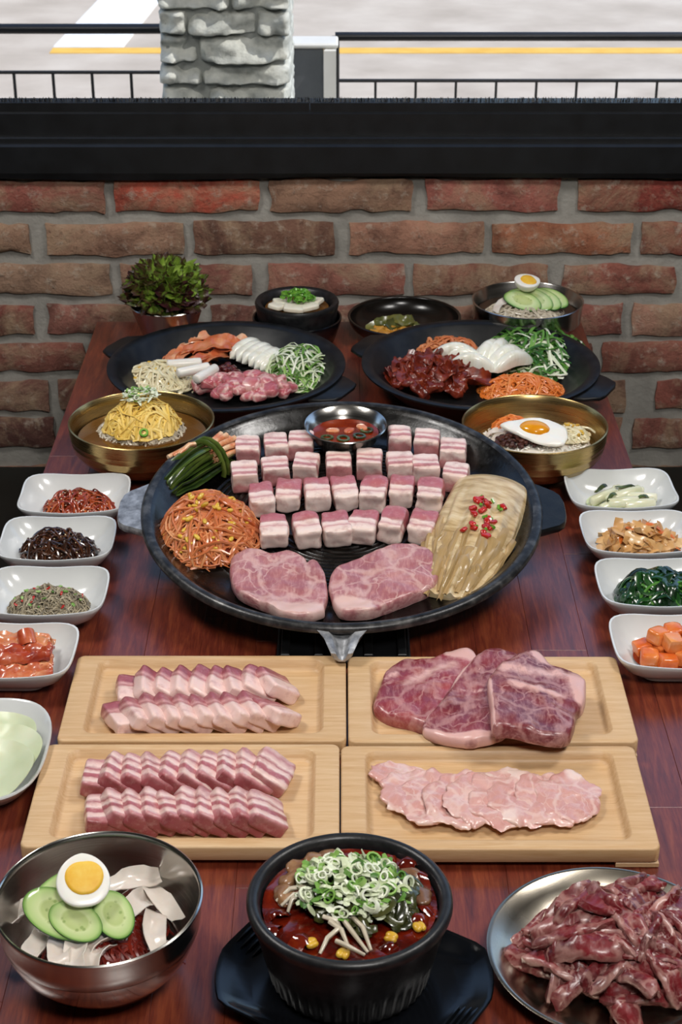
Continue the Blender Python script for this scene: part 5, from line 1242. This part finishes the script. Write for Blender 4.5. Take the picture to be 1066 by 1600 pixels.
# ------------------------------------------------------------------ side dishes
def dpt(key, dx=0, dy=0): l = DSH[key].location; return (l.x + dx, l.y + dy, .0095)
m = MB(); pile(m, 230, .046, .034, .026, .034, .0014, 101, curl=1.4, core=0, flat=.55, lift=.006, jitter=.4)
rnd = random.Random(1)
for i in range(60):
    a = rnd.random() * 6.3; r = math.sqrt(rnd.random()); x, y = .04 * r * cos(a), .03 * r * sin(a); lump(m, (.0028, .0018, .0012), 2, 2, 0, 1, 0, 1, M=mat_at(x, y, dome(x, y, .046, .034, .027) + .001, rnd.random() * 6, .3))
stuff('shredded_squid', m, [M['squid'], M['sesame']], 'red brown shredded squid with sesame in the white dish nearest the brass noodle bowl', 'squid', dpt('squid', .004, -.004))
m = MB(); pile(m, 210, .048, .036, .030, .042, .0015, 102, curl=1.6, core=0, flat=.7, lift=.010, jitter=.45)
for i in range(40):
    a = rnd.random() * 6.3; r = math.sqrt(rnd.random()); x, y = .04 * r * cos(a), .03 * r * sin(a); lump(m, (.0028, .0018, .0012), 2, 2, 0, 1, 0, 1, M=mat_at(x, y, dome(x, y, .048, .036, .031) + .001, rnd.random() * 6, .3))
stuff('seaweed_stems', m, [M['seaweed'], M['sesame']], 'dark brown glossy seaweed stems in a white dish', 'seaweed', dpt('seaweed', 0, -.003))
m = MB(); pile(m, 900, .049, .036, .026, .015, .0010, 103, curl=2.0, core=0, nseg=4, sides=4, flat=.7, lift=.003)
for i in range(34):
    a = rnd.random() * 6.3; r = math.sqrt(rnd.random()); x, y = .042 * r * cos(a), .03 * r * sin(a); lump(m, (.007, .0035, .002), 2, 3, .0006, 200, i, 1 if i % 3 else 2, M=mat_at(x, y, dome(x, y, .049, .036, .027) + .001, rnd.random() * 6, .3, .3))
stuff('dried_anchovies', m, [M['anchovy'], M['scallion_green'], M['chili_red']], 'tiny gray brown dried anchovies with green and red bits in a white dish', 'anchovies', dpt('anchovy', .002, -.003))
# folded cabbage kimchi
x0, y0, z0 = dpt('kimchi')
def fold_mesh(L, Wd, H, s, mat):
    return lump_mesh('kimchi_fold', (L, Wd, H), mat, 4, .0035, 55, s, 9, lambda q: (q[0], q[1] + .004 * nz((q[0], 0, 0), 40, s), q[2] + .0025 * sin(q[1] * 500 + s) + .003 * nz(q, 50, s)))
def kfold(s, mat):
    mb = MB()
    def f(u, v, s=s):
        x = .086 * (u - .5); w = (v - .5) * 2; y = .019 * w * (1 - .25 * abs(2 * u - 1) ** 3) + .003 * nz((u * 4, s, 0), 1, s)
        return (x, y, .0055 * (1 - w * w) + .0022 * sin(w * 9 + s + 2 * u) + .004 * nz((u * 5, v * 4, 0), 1.2, s) + .003 * nz((u * 16, v * 8, 0), 1, s))
    sheet(mb, f, 30, 18, .004); return mb.mesh('kimchi_fold', mat)
fm = [kfold(s, M['kimchi'] if s % 2 else M['kimchi_red']) for s in range(4)]
for i, (dx, dy, z, rz, ry, lb) in enumerate([(.006, -.026, .012, 7, 0, 'orange kimchi fold at the very front of its white dish'), (.004, -.012, .015, 4, 0, 'pale ribbed kimchi fold second from the dish front'), (.002, .004, .017, 0, 0, 'red kimchi fold in the middle of its dish'), (.0, .022, .016, -4, 0, 'red kimchi fold at the back of its white dish'),
        (.002, -.006, .025, 3, 0, 'red kimchi fold on top of the stack'), (-.002, .012, .027, -2, 0, 'orange kimchi fold behind, topmost of the stack')]):
    link('kimchi_fold', fm[i % 4], None, label=lb, cat='kimchi', group='kimchi folds in the white dish', matrix=mat_at(x0 + dx, y0 + dy, z0 + z, rad(rz), rad(ry)))
mb = MB(); pts = [(.002 + .0135 * (1 - k / 34) * cos(k * .42), .0, .0135 * (1 - k / 34) * sin(k * .42)) for k in range(30)]
def roll(u, v):
    k = u * 26; r = .013 * (1 - k / 36); return (r * cos(k * .45), (v - .5) * .024, r * sin(k * .45))
sheet(mb, roll, 52, 4, .0028); mb.obj('kimchi_roll', M['kimchi_red'], None, label='dark red rolled kimchi leaf on top of the kimchi folds', cat='kimchi', matrix=mat_at(x0 + .016, y0 + .008, z0 + .034, rad(20), 0, rad(30)) @ Matrix.Scale(.8, 4))
# pickled radish stems
x0, y0, z0 = dpt('radish')
disc('pickle_brine', .044, M['clear_broth'] if False else M['sheet_radish'], 'pale brine in the white dish of radish stems', 'brine', (x0, y0, z0 + .0035), ry=.034)
st = []
for s in range(3):
    mb = MB(); lathe(mb, [(0, -.021), (.0045, -.021), (.0062, -.019), (.0068, 0), (.0062, .019), (.0045, .021), (0, .021)], 14, fn=lambda r, z, a: (r * (1 + .08 * cos(2 * a + s)), z)); st.append(mb.mesh('pickled_radish', M['radish_stem']))
for i, (dx, dy, z, rz, ry) in enumerate([(-.022, .002, .012, 35, 84), (.002, -.016, .013, 8, 88), (.010, .006, .015, 25, 84), (.028, .000, .012, -8, 88), (.024, -.016, .010, 12, 90), (-.012, -.014, .009, 40, 88), (.014, .020, .012, -12, 88), (-.006, .012, .010, 60, 88)]):
    link('pickled_radish', st[i % 3], None, label=f'pale pickled radish stem in brine, {ORD[i]} in its dish', cat='radish', group='radish stems in the white dish', matrix=mat_at(x0 + dx, y0 + dy, z0 + z, rad(rz), rad(ry)))
lf = [strip_mesh('pickled_leaf', .034, .006, .0012, M['dark_leaf'], .3, .002, s, 8, 3, .4, 1.5) for s in range(2)]
for i, (dx, dy, z, rz) in enumerate([(-.022, .016, .020, 45), (-.010, -.006, .019, 50), (.012, .014, .022, -15), (.030, -.008, .017, 20), (-.024, -.018, .010, 70)]):
    link('pickled_leaf', lf[i % 2], None, label='thin dark green leaf among the pale radish stems', cat='leaf', group='leaves among the radish stems', matrix=mat_at(x0 + dx, y0 + dy, z0 + z, rad(rz), .1, .2))
# fishcake strips
fk = [strip_mesh('fishcake_strip', .046, .013, .0022, M['fishcake'], .35 * (1 if s % 2 else -.4), .003, s, 10, 3, .15, .9) for s in range(5)]
x0, y0, z0 = dpt('fishcake')
heap('fishcake_strip', fk, 'brown fishcake strip in the white dish next to the spinach', 'fishcake', 'fishcake strips in the white dish', 62, (x0, y0 - .002, z0), .046, .034, .024, 14, .9, base=.003, sc=(.8, 1.15), layers=3)
cs = [strip_mesh('carrot_strip', .028, .006, .0016, M['carrot'], .3, .001, s, 6, 2) for s in range(2)]
for i, (dx, dy, z, rz) in enumerate([(-.006, -.004, .031, -50), (.018, .014, .028, -20), (.034, .004, .022, -30), (.040, -.016, .012, 15), (-.022, -.010, .024, 70)]):
    link('carrot_strip', cs[i % 2], None, label='orange carrot strip among the fishcake strips', cat='carrot', group='carrot strips among the fishcake', matrix=mat_at(x0 + dx, y0 + dy, z0 + z, rad(rz), .1, .1))
# spinach
m = MB(); pile(m, 190, .050, .037, .032, .03, .0048, 111, curl=1.5, core=0, flat=.3, lift=.006, jitter=.4, sides=6); pile(m, 46, .050, .038, .031, .045, .0017, 112, curl=1.6, mat=1, lift=.006, jitter=.15)
stuff('seasoned_spinach', m, [M['spinach'], M['spinach_stem']], 'dark green seasoned spinach in a white dish', 'spinach', dpt('spinach', .002, -.003))
# cubed radish kimchi
x0, y0, z0 = dpt('cubes')
disc('kimchi_juice', .046, M['red_sauce'], 'red kimchi juice in the white dish of radish cubes', 'juice', (x0, y0, z0 + .0045), ry=.036)
cbm = [lump_mesh('radish_cube', (.021, .019, .017), M['radish_cube'], 7, .0014, 60, s, 6) for s in range(4)]
for i, (dx, dy, z, rz) in enumerate([(-.034, .010, .010, 15), (-.030, -.012, .011, -10), (-.012, -.022, .011, 8), (-.012, .004, .013, 25), (.008, -.012, .012, -20), (.010, .012, .013, 12), (.030, -.016, .011, 20), (.030, .006, .012, -5), (-.014, .024, .011, -15), (.012, .028, .012, 10), (.034, .024, .011, 30), (-.004, -.006, .027, 20), (.018, .004, .027, -12), (.0, .016, .027, 5), (-.018, .010, .026, 40)]):
    link('radish_cube', cbm[i % 4], None, label='orange red radish kimchi cube in the white dish', cat='radish', group='radish kimchi cubes in the white dish', matrix=mat_at(x0 + dx, y0 + dy, z0 + z, rad(rz), rad(8 * (i % 3 - 1)), rad(6 * (i % 2))))
# radish sheets on the oval plate
c = V['oval'].location
for i, (dx, dy, z, rz, lb) in enumerate([(-.006, .030, .011, 10, 'pale green radish sheet at the back of the oval plate'), (.006, -.002, .017, 2, 'pale green radish sheet in the middle of the oval plate'), (.004, -.036, .023, -8, 'pale green radish sheet at the front of the oval plate')]):
    mb = MB()
    def f(u, v, i=i):
        a = (u - .5) * .104; b = (v - .5) * .094; r = max(abs(a) / .052, abs(b) / .047); q = math.hypot(a / .052, b / .047)
        k = (r / q) if q > 1e-6 else 1
        a *= k; b *= k; return (a, b, 3.0 * max(0, a) ** 2 * 2.2 + .0025 * nz((a, b, 0), 45, i) + .008 * max(0, b / .047) ** 3)
    sheet(mb, f, 16, 16, .0018); mb.obj('radish_sheet', M['sheet_radish'], None, label=lb, cat='radish', group='radish sheets on the oval plate', matrix=mat_at(c.x + dx, c.y + dy, z, rad(rz), 0, rad(6)))

# ------------------------------------------------------------------ the dishes along the wall
c = V['cup'].location; t = thing('lettuce_bunch', 'ruffled bunch of red and green leaf lettuce in the steel cup', 'lettuce', (c.x, c.y, .066))
rnd = random.Random(17)
for i in range(96):
    az = i * 2.39996; el = (i + .5) / 96; q = math.sqrt(el); sd = i; ph = rnd.random() * 6; mb = MB(); nu, nv = 14, 14
    sz = .024 + .010 * rnd.random(); deep = rnd.uniform(.25, .6)
    def f(u, v, sd=sd, ph=ph, sz=sz, deep=deep):
        a, b = (u - .5) * 2, (v - .5) * 2; k = max(abs(a), abs(b)); r = math.hypot(a, b); k = k / r if r > 1e-6 else 1
        a *= k; b *= k; r = math.hypot(a, b); th = math.atan2(b, a)
        fr = .0085 * r ** 2.2 * sin(th * 8 + ph) + .0045 * r * r * sin(th * 15 + 2 * ph) + .004 * nz((a * 2, b * 2, 0), 1.2, sd)
        return (a * sz * (.75 + .25 * r), b * sz * .85, deep * sz * r * r * .8 + fr)
    sheet(mb, f, nu, nv, .001)
    row = []
    for k in range(nu + 1):
        for j in range(nv + 1):
            r = max(abs(2 * k / nu - 1), abs(2 * j / nv - 1)); row.append(.1 + .55 * r ** 2.5 + (.30 if q > .78 else 0))
    mb.fat = row + row
    ph2 = q * rad(80)
    n = Vector((sin(ph2) * cos(az), sin(ph2) * sin(az), cos(ph2))); pos = Vector((.046 * n.x, .044 * n.y, .016 + .034 * n.z)) * (.88 + .18 * rnd.random())
    Rq = Vector((0, 0, 1)).rotation_difference((n + Vector((rnd.gauss(0, .25), rnd.gauss(0, .25), rnd.gauss(0, .25)))).normalized()).to_matrix().to_4x4()
    o = mb.obj('leaf', M['lettuce'], t); o.matrix_local = Matrix.Translation(pos) @ Rq @ Matrix.Rotation(rnd.random() * 6, 4, 'Z')
c = V['back_pot'].location
zt = .060
disc('stew_broth', .052, M['broth'], 'amber stew in the small stoneware pot by the wall', 'stew', (c.x, c.y, zt - .002))
tf = lump_mesh('tofu_slice', (.034, .024, .008), M['tofu'], 7, .0008, 50, 1, 6)
for i, (dx, dy, rz, ry) in enumerate([(-.022, .002, 20, 8), (-.004, -.022, -5, 4), (.018, -.014, 25, -4), (.026, .008, -30, -10), (-.03, -.012, 60, 8)]):
    link('tofu_slice', tf, None, label='white tofu slice in the small stew pot by the wall', cat='tofu', group='tofu slices in the small stew pot', matrix=mat_at(c.x + dx, c.y + dy, zt + .004, rad(rz), rad(ry), .08))
m = MB(); rings_bits(m, 60, .026, .020, .012, 15, (.0045, .007), (0,), (0, .004, .008), .9); stuff('chopped_green_chili', m, M['chili_green'], 'chopped green chili rings on the tofu in the small stew pot', 'chili', (c.x, c.y, zt))
c = V['black_dish'].location
pg = [strip_mesh('pickled_chili', .042, .020, .004, M['pickle_green'], .3, .003, s, 8, 4, .3, .5, .3) for s in range(3)]; pgo = [lump_mesh('seasoned_turnip', (.024, .018, .010), M['pickle_gold'], 3, .004, 70, s, 5) for s in range(3)]
for i, (dx, dy, z, rz) in enumerate([(-.018, .016, .030, 30), (.006, .012, .034, -20), (.022, .018, .030, 50), (-.006, .000, .032, 70), (.030, .004, .024, -50), (-.030, .006, .024, 10)]):
    link('pickled_chili', pg[i % 3], None, label='olive green pickled chili piece in the black-brown bowl', cat='pickle', group='pickled chili pieces in the black-brown bowl', matrix=mat_at(c.x - .012 + dx, c.y + dy - .010, z - .006, rad(rz), .3, .5))
for i, (dx, dy, z, rz) in enumerate([(-.036, -.010, .020, 0), (-.020, -.018, .022, 30), (.0, -.022, .022, -10), (-.048, -.004, .018, 60), (.014, -.012, .024, 15), (-.010, -.008, .026, 80), (.030, -.012, .020, 0), (-.028, .004, .022, 45), (.026, .004, .020, 15), (-.002, .006, .022, 5)]):
    link('seasoned_turnip', pgo[i % 3], None, label='golden seasoned pickle chunk in the black-brown bowl', cat='pickle', group='golden pickle chunks in the black-brown bowl', matrix=mat_at(c.x - .012 + dx, c.y + dy - .012, z - .004, rad(rz), .2, .1))
m = MB(); rnd = random.Random(6)
for i in range(60): lump(m, (.003, .002, .0016), 2, 2, 0, 1, 0, M=mat_at(.010 * rnd.gauss(0, .7), .006 * rnd.gauss(0, .7), .002 * rnd.random(), rnd.random() * 6))
stuff('sesame_seeds', m, M['sesame'], 'small heap of sesame seeds in the black-brown bowl', 'sesame', (c.x + .036, c.y - .018, .024))
c = V['back_bowl'].location; bz = c.z
disc('cold_broth', .083, M['clear_broth'], 'dark clear broth in the wide steel bowl by the wall', 'broth', (c.x, c.y, .044))
m = MB(); pile(m, 190, .060, .052, .022, .06, .0013, 121, curl=2.5, core=0); stuff('cold_noodles', m, M['noodle'], 'pale noodles under cucumber in the wide steel bowl by the wall', 'noodles', (c.x - .008, c.y - .006, .042))
for i, (dx, dy, z, rz, rx, lb) in enumerate([(-.010, -.014, .068, -28, 26, 'long cucumber slice foremost in the wide steel bowl by the wall'), (.012, -.006, .068, -40, 24, 'second cucumber slice of the wide steel bowl by the wall'), (.026, -.002, .067, -42, 22, 'third cucumber slice of the wide steel bowl by the wall'), (.038, .006, .066, -38, 20, 'fourth cucumber slice of the wide steel bowl by the wall'), (-.006, .010, .068, 8, 18, 'cucumber slice lying behind the others under the small half egg')]):
    link('cucumber_slice', ck, None, label=lb, cat='cucumber', group='cucumber slices in the steel bowl by the wall', matrix=mat_at(c.x + dx, c.y + dy, z, 0, 0, rad(rx)) @ Matrix.Rotation(rad(rz), 4, 'Z'))
egg_half('boiled egg half on cucumber in the wide steel bowl by the wall', mat_at(c.x - .001, c.y + .004, .098, rad(-62), rad(14), rad(0)) , .044, .040, (0, .001), .0125)
for i in range(2):
    link('radish_strip', rs[i], None, label='white radish strip beside the cucumber in the wide steel bowl by the wall', cat='radish', group='radish strips in the steel bowl by the wall', matrix=mat_at(c.x + .030 - .07 * i, c.y + .022 - .028 * i, .062, rad(20 + 30 * i), .1, .2) @ Matrix.Scale(.8, 4))

# ------------------------------------------------------------------ labels that tell the small pieces apart
number('radish strips on the red noodles', 'white pickled radish strip on red noodles', 'the oval plate side')
number('radish kimchi cubes in the white dish', 'orange red radish kimchi cube', 'the bamboo board side of its dish')
number('kimchi pieces in the pan of raw pork', 'orange kimchi piece', 'the sprouts in the raw pork pan')
number('tofu slices in the small stew pot', 'white tofu slice in the small stew pot', 'the lettuce side')
number('pickled chili pieces in the black-brown bowl', 'olive green pickled chili piece', 'the stew pot side of its bowl')
number('golden pickle chunks in the black-brown bowl', 'golden pickle chunk', 'the stew pot side of its bowl')
number('cabbage pieces in the red soup', 'red cabbage piece in the red soup', 'the steel noodle bowl side')
number('pork pieces in the red soup', 'browned pork piece in the red soup', 'the steel noodle bowl side')
number('bean sprout stems in the red soup', 'pale bean sprout stem in the red soup', 'the steel noodle bowl side')
number('soybean heads in the red soup', 'yellow soybean head in the red soup', 'the steel noodle bowl side')
number('chili rings in the dipping sauce', 'dark chili ring in the dipping sauce', 'the sprout side')
number('garlic slices in the dipping sauce', 'orange garlic slice in the dipping sauce', 'the sprout side')
number('radish stems in the white dish', 'pale pickled radish stem', 'the grill side of its dish')
number('leaves among the radish stems', 'thin dark leaf among pale radish stems', 'the grill side')
number('carrot strips among the fishcake', 'orange carrot strip among fishcake strips', 'the grill side')
number('radish strips in the brass rice bowl', 'white radish strip in the brass rice bowl', 'the grill side')
number('radish strips in the steel bowl by the wall', 'white radish strip in the steel bowl by the wall', 'the black bowl side')
